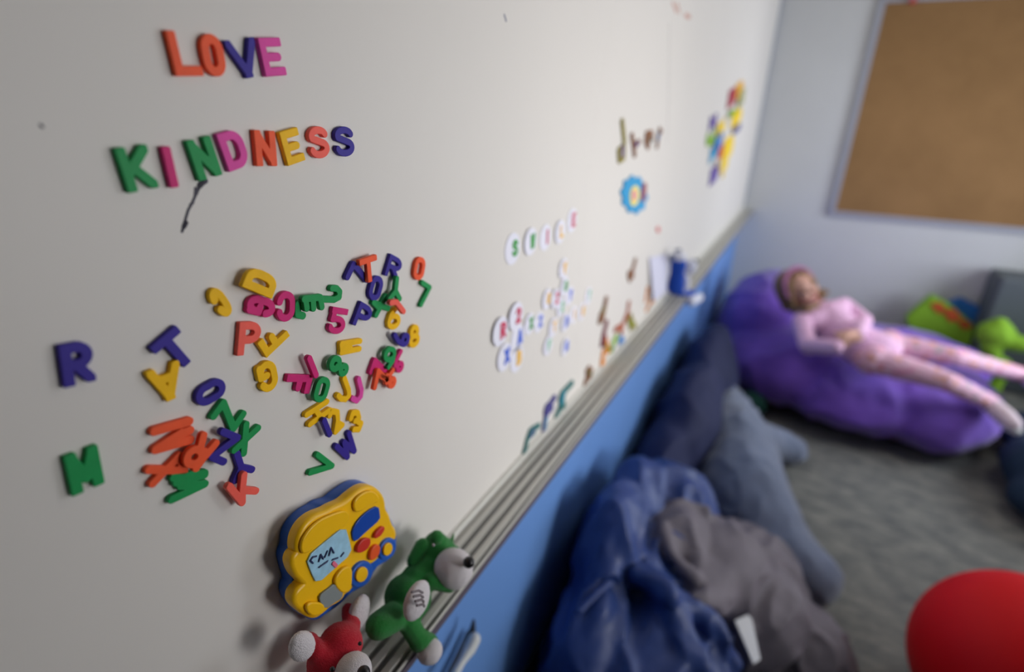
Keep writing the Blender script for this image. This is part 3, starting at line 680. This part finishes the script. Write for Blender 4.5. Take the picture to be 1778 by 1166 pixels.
traced('speaker_grille', Z7, [(255, 722), (300, 690), (345, 652), (388, 690), (385, 735), (340, 760), (290, 795), (262, 760)], .031, .003, M_gr, bus, bev=.0008, smooth_n=1)

# ------------------------------------------------------------ PLUSH TOYS on the tray
def px_ball(zm, p, x, rz):
    c = at(zm[0]+p[0]/zm[2], zm[1]+p[1]/zm[2], x=x); return c, rz/zm[2]*mpp(c)
def plush_fur(s=700, a=.0006): return lambda co, n: a*noise.noise(co*s)
ZP = (600, 880, 4.077)
M_pg = mat('plush_green', (26, 128, 48), .95, bump=.5, bscale=900, sheen=.2); M_pw = mat('plush_white', (228, 222, 226), .95, bump=.5, bscale=900)
M_blk = mat('plush_black', (16, 14, 18), .35); M_pgd = mat('plush_print_grey', (120, 112, 116), .9)
def ell(zm, p, x, rpx, sq=(1, 1, 1), rot=None):
    c, r = px_ball(zm, p, x, rpx); return ('e', c, (r*sq[0], r*sq[1], r*sq[2]), rot)
def lim(zm, p, xa, ra, q, xb, rb):
    a, r1 = px_ball(zm, p, xa, ra); b, r2 = px_ball(zm, q, xb, rb); return ('l', a, b, r1, r2)
bear = empty('green_plush_bear', at(600+440/4.077, 880+780/4.077, x=.045), 'green plush bear with a big white muzzle and white belly patch sitting in the tray', 'plush toy')
from mathutils import Euler
fuse('body', [ell(ZP, (440, 640), .045, 170, (1, .95, 1.0)), lim(ZP, (500, 520), .045, 120, (600, 420), .05, 110),
              lim(ZP, (620, 400), .05, 110, (640, 260), .045, 90), ell(ZP, (655, 330), .045, 130),
              lim(ZP, (330, 780), .05, 105, (235, 840), .055, 98),
              lim(ZP, (430, 800), .06, 75, (520, 940), .075, 72), lim(ZP, (520, 940), .075, 80, (590, 970), .08, 75),
              lim(ZP, (600, 520), .065, 60, (740, 570), .085, 38)],
     M_pg, bear, voxel=.0025, smooth=4, disp=plush_fur())
fuse('muzzle', [ell(ZP, (762, 435), .080, 142)], M_pw, bear, voxel=.0025, smooth=3, disp=plush_fur())
fuse('nose', [ell(ZP, (872, 390), .104, 42)], M_blk, bear, voxel=.0015, smooth=2)
fuse('ear', [lim(ZP, (478, 385), .035, 48, (545, 275), .035, 58)], M_pg, bear, voxel=.002, smooth=3, disp=plush_fur())
fuse('ear', [ell(ZP, (645, 215), .055, 52)], M_pg, bear, voxel=.002, smooth=3, disp=plush_fur())
fuse('hair_tuft', [lim(ZP, (745, 255), .05, 18, (765, 190), .05, 8), lim(ZP, (750, 275), .055, 20, (800, 290), .06, 8)], M_pg, bear, voxel=.0015, smooth=2)
fuse('eye', [ell(ZP, (622, 268), .088, 13)], mat('eye_grey', (150, 145, 150), .3), bear, voxel=.001, smooth=1)
bel = fuse('belly_patch', [ell(ZP, (505, 660), .080, 122, (.5, 1.12, 1.22))], M_pw, bear, voxel=.002, smooth=3, disp=plush_fur())
fuse('foot', [ell(ZP, (595, 1020), .088, 96, (.95, 1, .85))], M_pw, bear, voxel=.0025, smooth=3, disp=plush_fur())
for k in range(4):
    pa = [(470+k*12, 600+k*32), (520+k*10, 590+k*32), (545+k*4, 605+k*32)]
    ps = [at(600+p[0]/4.077, 880+p[1]/4.077, x=.0985-abs(k-1.5)*.0015) for p in pa]
    fuse('belly_print', [('p', ps, .0014)], M_pgd, bel, voxel=.0006, smooth=1)

rz = (480, 820, 3.37)
M_pr = mat('plush_red', (196, 0, 38), .95, bump=.5, bscale=900, sheen=.2)
red = empty('red_plush_toy', at(590, 1166, x=.045), 'red plush toy with white lined ears and white muzzle in front of the toy bus', 'plush toy')
fuse('head', [ell(rz, (375, 1010), .05, 128), ell(rz, (300, 1110), .05, 120), lim(rz, (440, 900), .045, 55, (420, 800), .03, 40),
              lim(rz, (240, 1060), .045, 60, (190, 980), .03, 50), ell(rz, (330, 1290), .045, 150)], M_pr, red, voxel=.0025, smooth=4, disp=plush_fur())
fuse('ear', [ell(rz, (150, 1015), .05, 100, (.5, .8, 1.25), Euler((.35, 0, 0)))], M_pw, red, voxel=.002, smooth=3, disp=plush_fur())
fuse('ear', [ell(rz, (478, 825), .04, 95, (.5, .85, 1.2), Euler((-.5, 0, 0)))], M_pw, red, voxel=.002, smooth=3, disp=plush_fur())
fuse('muzzle', [ell(rz, (450, 1160), .080, 108, (1, 1, .9))], M_pw, red, voxel=.0025, smooth=3, disp=plush_fur())
fuse('nose', [ell(rz, (510, 1170), .104, 40)], M_blk, red, voxel=.0015, smooth=2)
fuse('eye', [ell(rz, (328, 1150), .092, 16)], M_blk, red, voxel=.001, smooth=1)
fuse('eye', [ell(rz, (488, 1000), .085, 13)], M_blk, red, voxel=.001, smooth=1)

bz = (1140, 420, 8.33)
M_pb = mat('plush_blue', (22, 74, 182), .95, bump=.4, bscale=500)
M_bw = mat('plush_bluish_white', (225, 228, 245), .95, bump=.4, bscale=500)
blu = empty('blue_plush_toy', at(1140+300/8.33, 420+770/8.33, x=.04), 'blue and white plush toy sitting at the far end of the tray', 'plush toy')
fuse('body', [ell(bz, (310, 350), .035, 128, (.9, .8, 1.15)), lim(bz, (300, 440), .035, 105, (275, 650), .035, 125), lim(bz, (330, 720), .04, 75, (520, 760), .075, 60)],
     M_pb, blu, voxel=.003, smooth=4)
fuse('cap', [ell(bz, (325, 205), .045, 105, (1, 1, .7))], M_bw, blu, voxel=.003, smooth=3)
fuse('muzzle', [ell(bz, (480, 355), .055, 110, (.9, .85, 1.1))], M_bw, blu, voxel=.003, smooth=3)
fuse('belly', [ell(bz, (415, 600), .055, 95, (.7, .7, 1.5))], M_bw, blu, voxel=.003, smooth=3)
fuse('foot', [lim(bz, (490, 860), .085, 78, (610, 800), .09, 68)], M_bw, blu, voxel=.003, smooth=3)
fuse('hair_tuft', [ell(bz, (310, 125), .035, 50, (1, 1.5, .6)), ell(bz, (215, 230), .03, 40, (1, .8, 1.6))], mat('plush_slate', (60, 75, 115), .95), blu, voxel=.003, smooth=2)
fuse('nose', [ell(bz, (570, 275), .065, 40)], mat('plush_charcoal', (70, 72, 78), .7), blu, voxel=.003, smooth=2)

# white rounded handle on the blue wall
hz = (640, 900, 4.383)
hd = empty('wall_hook', at(640+820/4.383, 900+900/4.383, x=0), 'white rounded plastic hook with a dark tip on the blue wall below the tray', 'hook')
fuse('arm', [('p', [at(640+p[0]/4.383, 900+p[1]/4.383, x=.03) for p in ((805, 915), (770, 990), (715, 1080), (640, 1210))], [.011, .0105, .0065, .0065])], mat('plastic_white', (214, 216, 214), .4), hd, voxel=.0018, smooth=4)
fuse('tip', [('p', [at(640+p[0]/4.383, 900+p[1]/4.383, x=.02) for p in ((800, 770), (790, 850), (760, 930))], [.0025, .006, .006])], mat('plastic_charcoal', (42, 44, 52), .5), hd, voxel=.0018, smooth=3)
fuse('backplate', [('p', [at(640+p[0]/4.383, 900+p[1]/4.383, x=.004) for p in ((775, 880), (700, 1040), (630, 1180))], .009)], mat('plastic_taupe', (110, 106, 108), .5), hd, voxel=.002, smooth=3)  # taupe strip added for the shade beside the hook, also meets the wall

# ------------------------------------------------------------ CORKBOARD on the far wall
cy0 = ROOM_Y
c1 = at(1441, 370, y=cy0); c2 = at(1778, 414, y=cy0); ct = at(1525, 0, y=cy0)
cx0 = (c1.x+ct.x)/2; cz0 = (c1.z+c2.z)/2+.01
cork = empty('corkboard', (cx0+.9, cy0, cz0), 'brown cork notice board in an aluminium frame on the far wall', 'notice board')
M_cork = bpy.data.materials.new('cork'); M_cork.use_nodes = True
nt = M_cork.node_tree; b = nt.nodes['Principled BSDF']; b.inputs['Roughness'].default_value = .9; b.inputs['Specular IOR Level'].default_value = .15
tc = nt.nodes.new('ShaderNodeTexCoord'); n1 = nt.nodes.new('ShaderNodeTexNoise'); n1.inputs['Scale'].default_value = 3; n1.inputs['Detail'].default_value = 8; n1.inputs['Roughness'].default_value = .75
rr = nt.nodes.new('ShaderNodeValToRGB'); rr.color_ramp.elements[0].position = .25; rr.color_ramp.elements[1].position = .75
rr.color_ramp.elements[0].color = (*s2l((136, 104, 68)), 1); rr.color_ramp.elements[1].color = (*s2l((158, 122, 82)), 1)
nt.links.new(tc.outputs['Object'], n1.inputs['Vector']); nt.links.new(n1.outputs['Fac'], rr.inputs['Fac']); nt.links.new(rr.outputs['Color'], b.inputs['Base Color'])
cw, chh, fw_ = 1.9, 1.25, .032
box('cork_panel', (cx0+fw_, cy0-.012, cz0+fw_), (cx0+cw-fw_, cy0-.0005, cz0+chh-fw_), M_cork, cork)
bm = bmesh.new()
box_bm(bm, (cx0, cy0-.024, cz0), (cx0+cw, cy0-.0006, cz0+fw_), .004); box_bm(bm, (cx0, cy0-.024, cz0+chh-fw_), (cx0+cw, cy0-.0006, cz0+chh), .004)
box_bm(bm, (cx0, cy0-.024, cz0+fw_), (cx0+fw_, cy0-.0006, cz0+chh-fw_), .004); box_bm(bm, (cx0+cw-fw_, cy0-.024, cz0+fw_), (cx0+cw, cy0-.0006, cz0+chh-fw_), .004)
bm_obj('frame', bm, mat('frame_aluminium', (178, 182, 196), .35, metal=.3), cork)
pn = at(1584, 2, y=cy0-.02)
fuse('push_pin', [('l', (pn.x, cy0-.013, pn.z), (pn.x, cy0-.04, pn.z), .012, .017)], mat('pin_red', (200, 60, 70), .4), None, voxel=.003, smooth=2)
pin = COL.objects.get('push_pin') or [o for o in COL.objects if o.name.startswith('push_pin')][0]
tag(recentre(pin), 'red push pin in the cork notice board near its top left', 'pin')

# ------------------------------------------------------------ BEAN BAGS
def P(px, py, z): return at(px, py, z=z)
def floor_keep(v): return Vector((max(v.x, .006), min(v.y, ROOM_Y-.02), max(v.z, .002)))
M_purp = mat('suede_purple', (112, 74, 186), .85, noise_amt=.12, nscale=5, bump=.15, bscale=30, sheen=.35)
def folds(amp, s1, seed, s2=None):
    def f(co, n):
        a = ridged(co, s1, seed)
        b2 = noise.noise(co*14+Vector((seed, 0, 0)))
        return amp*(a*a-.4)+amp*.35*b2
    return f
purple = fuse('purple_bean_bag', [
    ('e', (.29, 3.62, .30), (.27, .46, .34), Euler((0, .25, 0))),
    ('e', (.44, 3.38, .21), (.35, .52, .23)),
    ('e', (.80, 3.31, .17), (.48, .53, .19)),
    ('e', (1.12, 3.26, .17), (.32, .47, .20)),
    ('e', (.95, 3.70, .20), (.55, .22, .18)),
    ], M_purp, voxel=.014, smooth=12, disp=folds(.014, (5, 4, 6), 3), keep=floor_keep)
bpy.context.view_layer.update(); tag(recentre(purple), 'long purple suede bean bag lounger under the lying child', 'bean bag')
# seam across the lounger
bpy.context.view_layer.update()
from mathutils.bvhtree import BVHTree
def surf_path(ob, pix, r, name, m, lift=0, sub=6):
    dg = bpy.context.evaluated_depsgraph_get(); dg.update()
    bvh = BVHTree.FromObject(ob, dg); inv = ob.matrix_world.inverted()
    pts = []
    for a, b in zip(pix, pix[1:]):
        for k in range(sub):
            t = k/sub; d = ray(a[0]+(b[0]-a[0])*t, a[1]+(b[1]-a[1])*t).normalized()
            h = bvh.ray_cast(inv @ CAM, d)
            if h[0] is not None: pts.append(ob.matrix_world @ h[0]+h[1]*lift)
    if len(pts) > 1: return fuse(name, [('p', pts, r)], m, ob, voxel=r*.6, smooth=2)
surf_path(purple, [(1462, 622), (1440, 650), (1420, 690), (1405, 735)], .006, 'seam', M_purp)

M_navy = mat('cotton_navy', (26, 35, 78), .8, noise_amt=.1, nscale=6, bump=.2, bscale=40)
navy = fuse('navy_bean_bag', [
    ('e', (.13, 2.50, .29), (.13, .38, .31)),
    ('e', (.13, 2.10, .26), (.14, .42, .30)),
    ('e', (.10, 1.80, .22), (.12, .34, .26)),
    ], M_navy, voxel=.012, smooth=8, disp=folds(.020, (7, 3, 4), 9), keep=floor_keep)
tag(recentre(navy), 'dark navy bean bag slumped against the blue wall behind the shiny blue one', 'bean bag')

M_sat = mat('satin_blue', (42, 66, 128), .48, noise_amt=.08, nscale=8, bump=.12, bscale=30)
bz_ = [('e', (.20, 1.20, .24), (.20, .30, .28)), ('e', (.25, .95, .19), (.24, .28, .26)), ('e', (.18, 1.40, .33), (.17, .18, .22)),
       ('e', (.12, 1.10, .42), (.085, .18, .23)), ('e', (.12, 1.30, .38), (.10, .18, .22)), ('e', (.14, .92, .30), (.10, .16, .22)), ('e', (.33, 1.20, .20), (.12, .20, .20))]
bz_ += [('p', [P(a, b_, z-.028) for a, b_, z in pl], r) for pl, r in (
    ([(1000, 880, .46), (1060, 950, .48), (1130, 1010, .50)], .022),
    ([(1075, 870, .52), (1090, 920, .52), (1130, 1000, .51)], .028),
    ([(1140, 850, .52), (1118, 920, .52), (1135, 1010, .50)], .022),
    ([(1040, 980, .48), (1090, 990, .50), (1150, 1015, .50)], .024),
    ([(1140, 1020, .51), (1180, 1080, .48), (1210, 1160, .43)], .030),
    ([(1150, 1020, .51), (1230, 1080, .45), (1280, 1150, .37)], .026),
    ([(1080, 1010, .50), (1060, 1090, .46), (1070, 1180, .42)], .026),
    ([(1110, 1000, .53), (1155, 1030, .54)], .026))]
satin = fuse('blue_bean_bag', bz_, M_sat, voxel=.008, smooth=7, disp=folds(.020, (12, 10, 7), 21), keep=floor_keep)
tag(recentre(satin), 'shiny blue gathered bean bag nearest the camera under the taupe cloth', 'bean bag')
surf_path(satin, [(1003, 1062), (1035, 1030), (1062, 1005)], .009, 'tie_strap', M_sat, lift=.008)

M_tau = mat('cloth_taupe', (112, 106, 116), .7, noise_amt=.1, nscale=10, bump=.12, bscale=40)
tp = [('e', P(1231, 975, 0.38), (.15, .16, .11)), ('e', P(1296, 1060, 0.26), (.15, .15, .15)), ('e', P(1366, 1120, 0.14), (.17, .13, .13)),
      ('e', P(1172, 940, 0.44), (.10, .12, .09)), ('e', P(1276, 1010, 0.20), (.2, .2, .17)), ('e', P(1158, 940, 0.48), (.055, .08, .045)), ('e', P(1215, 1010, .42), (.09, .10, .06))]
tp += [('p', [P(a, b_, z) for a, b_, z in pl], r) for pl, r in (
    ([(1171, 875, 0.51), (1181, 930, 0.50)], .013), ([(1171, 873, 0.51), (1228, 880, 0.50)], .012), ([(1228, 880, 0.50), (1228, 920, 0.47)], .012),
    ([(1150, 915, 0.52), (1165, 960, 0.51), (1200, 1000, 0.48)], .020), ([(1206, 975, 0.47), (1266, 990, 0.42), (1326, 1020, 0.36)], .02),
    ([(1205, 1040, 0.47), (1262, 1035, 0.43)], .022), ([(1296, 1090, 0.33), (1366, 1080, 0.27), (1416, 1110, 0.20)], .02))]
taupe = fuse('taupe_blanket', tp, M_tau, voxel=.007, smooth=6, disp=folds(.012, (13, 9, 9), 33), keep=floor_keep)
tag(recentre(taupe), 'crumpled taupe cloth bag with a white tag lying over the blue bean bag', 'bean bag')
tg = [P(a, b_, .42) for a, b_ in ((1276, 1078), (1298, 1068), (1305, 1075), (1320, 1145), (1308, 1153))]
bm = bmesh.new(); va = [bm.verts.new(p) for p in tg]; vb = [bm.verts.new(p+Vector((0, 0, .003))) for p in tg]
bm.faces.new(va); bm.faces.new(vb[::-1])
for i in range(5): bm.faces.new((va[i], va[(i+1) % 5], vb[(i+1) % 5], vb[i]))
bmesh.ops.recalc_face_normals(bm, faces=bm.faces)
bm_obj('care_tag', bm, mat('tag_white', (232, 234, 238), .6), taupe)['label'] = 'white fabric care tag'

# big grey plush animal
M_gp = mat('plush_grey', (112, 124, 150), .95, noise_amt=.10, nscale=12, bump=.3, bscale=200, sheen=.4)
gp = [('p', [P(1258, 700, .28), P(1275, 770, .26), P(1285, 850, .22), P(1325, 920, .15), P(1375, 970, .10)], [.10, .155, .165, .14, .11]),
      ('p', [P(1285, 765, .22), P(1330, 765, .13), P(1377, 780, .07)], [.10, .08, .068]),
      ('p', [P(1360, 970, .12), P(1405, 1000, .10)], [.12, .10])]
grey = fuse('grey_plush_seal', gp, M_gp, voxel=.01, smooth=8, disp=folds(.007, (9, 9, 9), 5), keep=floor_keep)
tag(recentre(grey), 'large grey plush sea animal with flippers lying on the carpet beside the bean bags', 'plush toy')

# dark green cushion
gc = fuse('green_cushion', [('e', P(1303, 702, .08), (.08, .06, .075))], mat('cotton_dark_green', (16, 74, 62), .85), voxel=.008, smooth=5, keep=floor_keep)
tag(recentre(gc), 'dark green cushion on the carpet between the grey plush and purple bean bag', 'cushion')
# dark teal bag at the right edge
dt = fuse('teal_bean_bag', [('e', P(1850, 775, .12), (.24, .26, .13)), ('e', P(1862, 830, .13), (.24, .26, .14)), ('e', P(1870, 880, .10), (.22, .20, .12))], mat('cotton_teal', (20, 48, 74), .85), voxel=.014, smooth=6, disp=folds(.01, (6, 6, 6), 12), keep=floor_keep)
tag(recentre(dt), 'dark teal bean bag cut by the right edge below the child\'s shoes', 'bean bag')
# red ball
rb_c = at(1772, 1165, z=.30)
rr_ = 172*mpp(rb_c)
ballz = .30
bm = bmesh.new(); bmesh.ops.create_uvsphere(bm, u_segments=64, v_segments=32, radius=.30)
rball = bm_obj('red_ball', bm, mat('rubber_red', (226, 8, 22), .6, spec=.25), None, True)
RB = 1
tag(rball, 'large red ball on the carpet in the bottom right corner', 'ball')
rball.location = at(1772, 1165, z=.30)
sc_ = 172*mpp(rball.location)/.30
rball.location = at(1772, 1165, z=.30*sc_); rball.scale = (sc_,)*3
bm = bmesh.new(); bmesh.ops.create_uvsphere(bm, u_segments=16, v_segments=8, radius=.012)
vp = bm_obj('valve', bm, mat('rubber_dark_red', (120, 8, 18), .5), None, True)
vp.location = rball.location+Vector((.3*sc_*.5, 0, .3*sc_*.86)); bpy.context.view_layer.update()
vp.parent = rball; vp.matrix_parent_inverse = wm(rball).inverted()

# things against the far wall: grey bin, lime toys, blue book
M_lime = mat('plush_lime', (130, 178, 40), .85)
bx = at(1738, 480, y=4.0)
bm = bmesh.new(); box_bm(bm, (bx.x, 3.99, .0), (bx.x+.5, 4.24, bx.z), .02)
gb = bm_obj('grey_storage_bin', bm, mat('bin_grey', (84, 92, 98), .6)); tag(recentre(gb), 'dark grey storage bin against the far wall at the right edge', 'bin')
def slab(name, pix, y, th, m, parent=None):
    p = [at(a, b_, y=y) for a, b_ in pix]
    bm = bmesh.new(); f = [bm.verts.new(q) for q in p]; g = [bm.verts.new(q+Vector((0, th, 0))) for q in p]; n = len(p)
    bm.faces.new(f); bm.faces.new(g[::-1])
    for i in range(n): bm.faces.new((f[i], f[(i+1) % n], g[(i+1) % n], g[i]))
    bmesh.ops.recalc_face_normals(bm, faces=bm.faces)
    bmesh.ops.bevel(bm, geom=bm.edges[:], offset=.006, segments=2, affect='EDGES')
    return bm_obj(name, bm, m, parent)
lc = slab('lime_cushion', [(1573, 552), (1618, 513), (1650, 530), (1692, 566), (1682, 610), (1590, 610)], 4.08, .06, M_lime)
tag(recentre(lc), 'lime green cushion with red printed figures behind the purple bean bag', 'cushion')
bpy.context.view_layer.update()
for pix in ([(1614, 528), (1634, 524), (1646, 540), (1630, 545)], [(1636, 540), (1655, 534), (1672, 552), (1650, 560)], [(1660, 556), (1678, 555), (1690, 568), (1672, 572)]):
    s_ = slab('printed_figure', pix, 4.073, .006, mat('print_rust', (186, 80, 30), .7), lc)
bb = slab('blue_book', [(1644, 526), (1668, 516), (1728, 548), (1736, 590), (1690, 596)], 4.17, .03, mat('book_blue', (40, 110, 190), .5))
tag(recentre(bb), 'blue picture book standing behind the lime green cushion', 'book')
frog = fuse('lime_plush_frog', [('e', at(1728, 580, y=3.86), (.09, .09, .085)), ('l', at(1745, 590, y=3.83), at(1775, 598, y=3.82), .05, .045),
    ('l', at(1722, 600, y=3.83), at(1728, 640, y=3.82), .05, .035), ('e', at(1735, 562, y=3.84), .04), ('e', at(1728, 640, y=3.84), (.08, .08, .08)),
    ('l', at(1728, 640, y=3.84), Vector((at(1728, 640, y=3.84).x, 3.84, .05)), .07, .06)], M_lime, voxel=.009, smooth=5, disp=folds(.006, (12, 12, 12), 2), keep=floor_keep)
tag(recentre(frog), 'bright lime green plush toy with stubby limbs left of the grey bin', 'plush toy')

# ------------------------------------------------------------ THE CHILD
M_skin = mat('skin', (206, 158, 142), .55); M_top = mat('cotton_pink', (236, 190, 226), .85)
M_hair = mat('hair_blond', (134, 104, 74), .7, noise_amt=.3, nscale=60, bump=.5, bscale=90); M_band = mat('headband_mauve', (168, 104, 150), .7)
def leggings():
    m = bpy.data.materials.new('leggings_print'); m.use_nodes = True; nt = m.node_tree; b = nt.nodes['Principled BSDF']; b.inputs['Roughness'].default_value = .85
    tc = nt.nodes.new('ShaderNodeTexCoord'); v = nt.nodes.new('ShaderNodeTexVoronoi'); v.inputs['Scale'].default_value = 27
    nt.links.new(tc.outputs['Object'], v.inputs['Vector'])
    r = nt.nodes.new('ShaderNodeValToRGB'); r.color_ramp.interpolation = 'CONSTANT'
    e = r.color_ramp.elements; e[0].color = (*s2l((236, 128, 120)), 1); e[1].position = .33; e[1].color = (*s2l((236, 190, 214)), 1)
    r2 = nt.nodes.new('ShaderNodeValToRGB'); r2.color_ramp.interpolation = 'CONSTANT'; q = r2.color_ramp.elements
    q[0].color = (*s2l((228, 140, 165)), 1); q[1].position = .35; q[1].color = (*s2l((228, 165, 140)), 1); z = q.new(.6); z.color = (*s2l((185, 180, 185)), 1); z = q.new(.75); z.color = (*s2l((228, 140, 185)), 1)
    nt.links.new(v.outputs['Distance'], r.inputs['Fac']); nt.links.new(v.outputs['Color'], r2.inputs['Fac'])
    lt = nt.nodes.new('ShaderNodeMath'); lt.operation = 'LESS_THAN'; lt.inputs[1].default_value = .36
    nt.links.new(v.outputs['Distance'], lt.inputs[0])
    mx = nt.nodes.new('ShaderNodeMix'); mx.data_type = 'RGBA'
    nt.links.new(lt.outputs[0], mx.inputs[0]); mx.inputs[6].default_value = (*s2l((236, 190, 214)), 1); nt.links.new(r2.outputs['Color'], mx.inputs[7])
    nt.links.new(mx.outputs[2], b.inputs['Base Color'])
    return m
M_leg = leggings()
head = P(1384, 502, .68); neck = P(1412, 528, .62); chest = P(1436, 556, .56); waist = P(1480, 592, .50); hip = P(1520, 612, .46)
shN = P(1392, 556, .57); shF = P(1466, 530, .58)
elN = P(1402, 600, .52); wrN = P(1452, 602, .60)
elF = P(1500, 556, .56); wrF = P(1490, 578, .61)
hnN = P(1476, 590, .625); hnF = P(1468, 580, .64)
hipN = P(1512, 622, .455); hipF = P(1542, 598, .455)
knN = P(1640, 660, .44); knF = P(1655, 618, .47)
anN = P(1722, 699, .34); anF = P(1792, 655, .36)
toN = P(1748, 724, .33); toF = P(1815, 670, .40)
child = empty('person', hip, 'child in pink top and patterned leggings lying on the purple bean bag, hands on belly', 'person')
fwd = (P(1416, 506, .70)-head).normalized()          # where the face looks (right and up in the picture)
toCam = (CAM-head).normalized()
face = (fwd*1.0+toCam*.22+Vector((0, 0, .15))).normalized()
up = (head-neck).normalized(); up = (up-up.dot(face)*face).normalized(); side = face.cross(up)
hq = Matrix((side, face, up)).transposed().to_quaternion()
def H(a, b, c): return head+side*a+face*b+up*c
def fingers(hand, wrist, ax2, r=.0062):
    d = (hand-wrist).normalized(); s = ax2-ax2.dot(d)*d; s.normalize(); nrm = d.cross(s)
    out = [('l', wrist, hand, .017, .020), ('l', hand-s*.014, hand+s*.014, .013, .013)]
    for k, ln in zip((-1.5, -.5, .5, 1.5), (.040, .047, .045, .034)):
        b0 = hand+s*k*.0115+d*.012; b1 = b0+d*ln*.5-nrm*.003; b2 = b1+d*ln*.45-nrm*.012
        out.append(('p', [b0, b1, b2], [r, r*.95, r*.8]))
    t0 = hand-s*.02-d*.012; out.append(('p', [t0, t0-s*.014+d*.016, t0-s*.016+d*.034], [.008, .0065, .0055]))
    return out
body = [('e', head, (.072, .088, .098), hq), ('e', H(0, .028, -.045), (.052, .058, .055), hq),
        ('l', H(0, .082, .0), H(0, .098, -.022), .008, .011), ('l', H(-.012, .085, -.055), H(.012, .085, -.055), .007, .007),
        ('e', H(.03, .07, -.02), .022), ('e', H(-.03, .07, -.02), .022), ('e', H(.070, 0, -.01), (.012, .02, .028), hq), ('e', H(-.074, 0, -.01), (.012, .02, .028), hq),
        ('l', H(0, -.01, -.07), neck, .038, .038), ('l', neck, chest, .045, .085), ('p', [shN, chest, shF], [.035, .08, .035]), ('p', [chest, waist, hip], [.085, .08, .085]),
        ('p', [shN, elN, wrN], [.033, .026, .018]), ('p', [shF, elF, wrF], [.033, .026, .018]),
        ('p', [hipN, knN, anN], [.06, .042, .027]), ('p', [hipF, knF, anF], [.06, .042, .027]), ('l', anN, toN, .026, .022), ('l', anF, toF, .026, .022)]
body += fingers(hnN, wrN, Vector((.3, .9, .2)))+fingers(hnF, wrF, Vector((.6, -.7, .2)))
fuse('body', body, M_skin, child, voxel=.0042, smooth=2)
for s_ in (-1, 1):
    fuse('eye', [('e', H(s_*.030, .078, .004), (.012, .006, .006), hq)], mat('eye_dark', (60, 48, 50), .4), child, voxel=.0015, smooth=1)
    fuse('eyebrow', [('l', H(s_*.018, .086, .022), H(s_*.042, .078, .022), .003, .0025)], M_hair, child, voxel=.0012, smooth=1)
fuse('lips', [('l', H(-.014, .089, -.052), H(.014, .089, -.052), .0055, .0055)], mat('lips', (190, 105, 110), .5), child, voxel=.0015, smooth=1)
hair = [('e', H(0, -.020, .022), (.084, .090, .092), hq)]
rnd = random.Random(7)
for k in range(22):
    a_ = math.pi*(k/21)
    base = H(math.cos(a_)*.078, -.03-.03*math.sin(a_), .02)
    s0 = math.cos(a_)
    e1 = H(s0*.085, -.035, -.05); e2 = neck+side*s0*.085+face*(.0)+Vector((rnd.uniform(-.02, .02), rnd.uniform(-.02, .02), .01))
    hair.append(('p', [base, e1, e2], [.018, .017, .010]))
hair += [('p', [H(.05, .035, .06), H(.08, .03, .0), H(.085, .01, -.07), P(1400, 536, .64), P(1420, 530, .65)], [.022, .016, .018, .018, .012]),
         ('p', [H(-.05, .035, .06), H(-.08, .03, .0), H(-.08, .01, -.07), P(1428, 518, .66)], [.022, .016, .018, .014])]
fuse('hair', hair, M_hair, child, voxel=.004, smooth=2, disp=lambda co, n: .003*noise.noise(co*70))
hb = [H(math.cos(t)*.087, .030+.0*t, .012+math.sin(t)*.104) for t in [math.pi*i/16 for i in range(17)]]
fuse('headband', [('p', hb, .011)], M_band, child, voxel=.003, smooth=2)
def inf(ps, r0): return ('p', ps, r0)
fuse('top', [inf([shN, chest, shF], [.044, .092, .044]), inf([chest, waist, hip], [.097, .092, .104]), inf([shN, elN, wrN], [.043, .038, .030]),
             inf([shF, elF, wrF], [.043, .038, .030]), ('l', neck, chest, .046, .088)], M_top, child, voxel=.005, smooth=4, disp=folds(.004, (30, 30, 30), 8))
fuse('leggings', [inf([hipN, (hipN+knN)/2, knN, anN], [.066, .056, .045, .034]), inf([hipF, (hipF+knF)/2, knF, anF], [.066, .056, .045, .034]), ('l', hipN, hipF, .078, .078), ('l', hip, waist, .092, .086)], M_leg, child, voxel=.006, smooth=4, disp=folds(.003, (25, 25, 25), 8))
for an, to in ((anN, toN), (anF, toF)):
    d = (to-an).normalized()
    sh = fuse('shoe', [('p', [an+Vector((0, 0, -.012)), to, to+d*.05], [.040, .036, .030])], mat('shoe_pink_white', (232, 214, 226), .6), child, voxel=.004, smooth=3)
    fuse('sole', [('p', [an+d*.01+Vector((.012, -.015, -.034)), to+Vector((.01, -.012, -.026)), to+d*.05+Vector((.01, -.01, -.02))], [.026, .026, .022])], mat('sole_white', (236, 238, 240), .6), sh, voxel=.004, smooth=3)
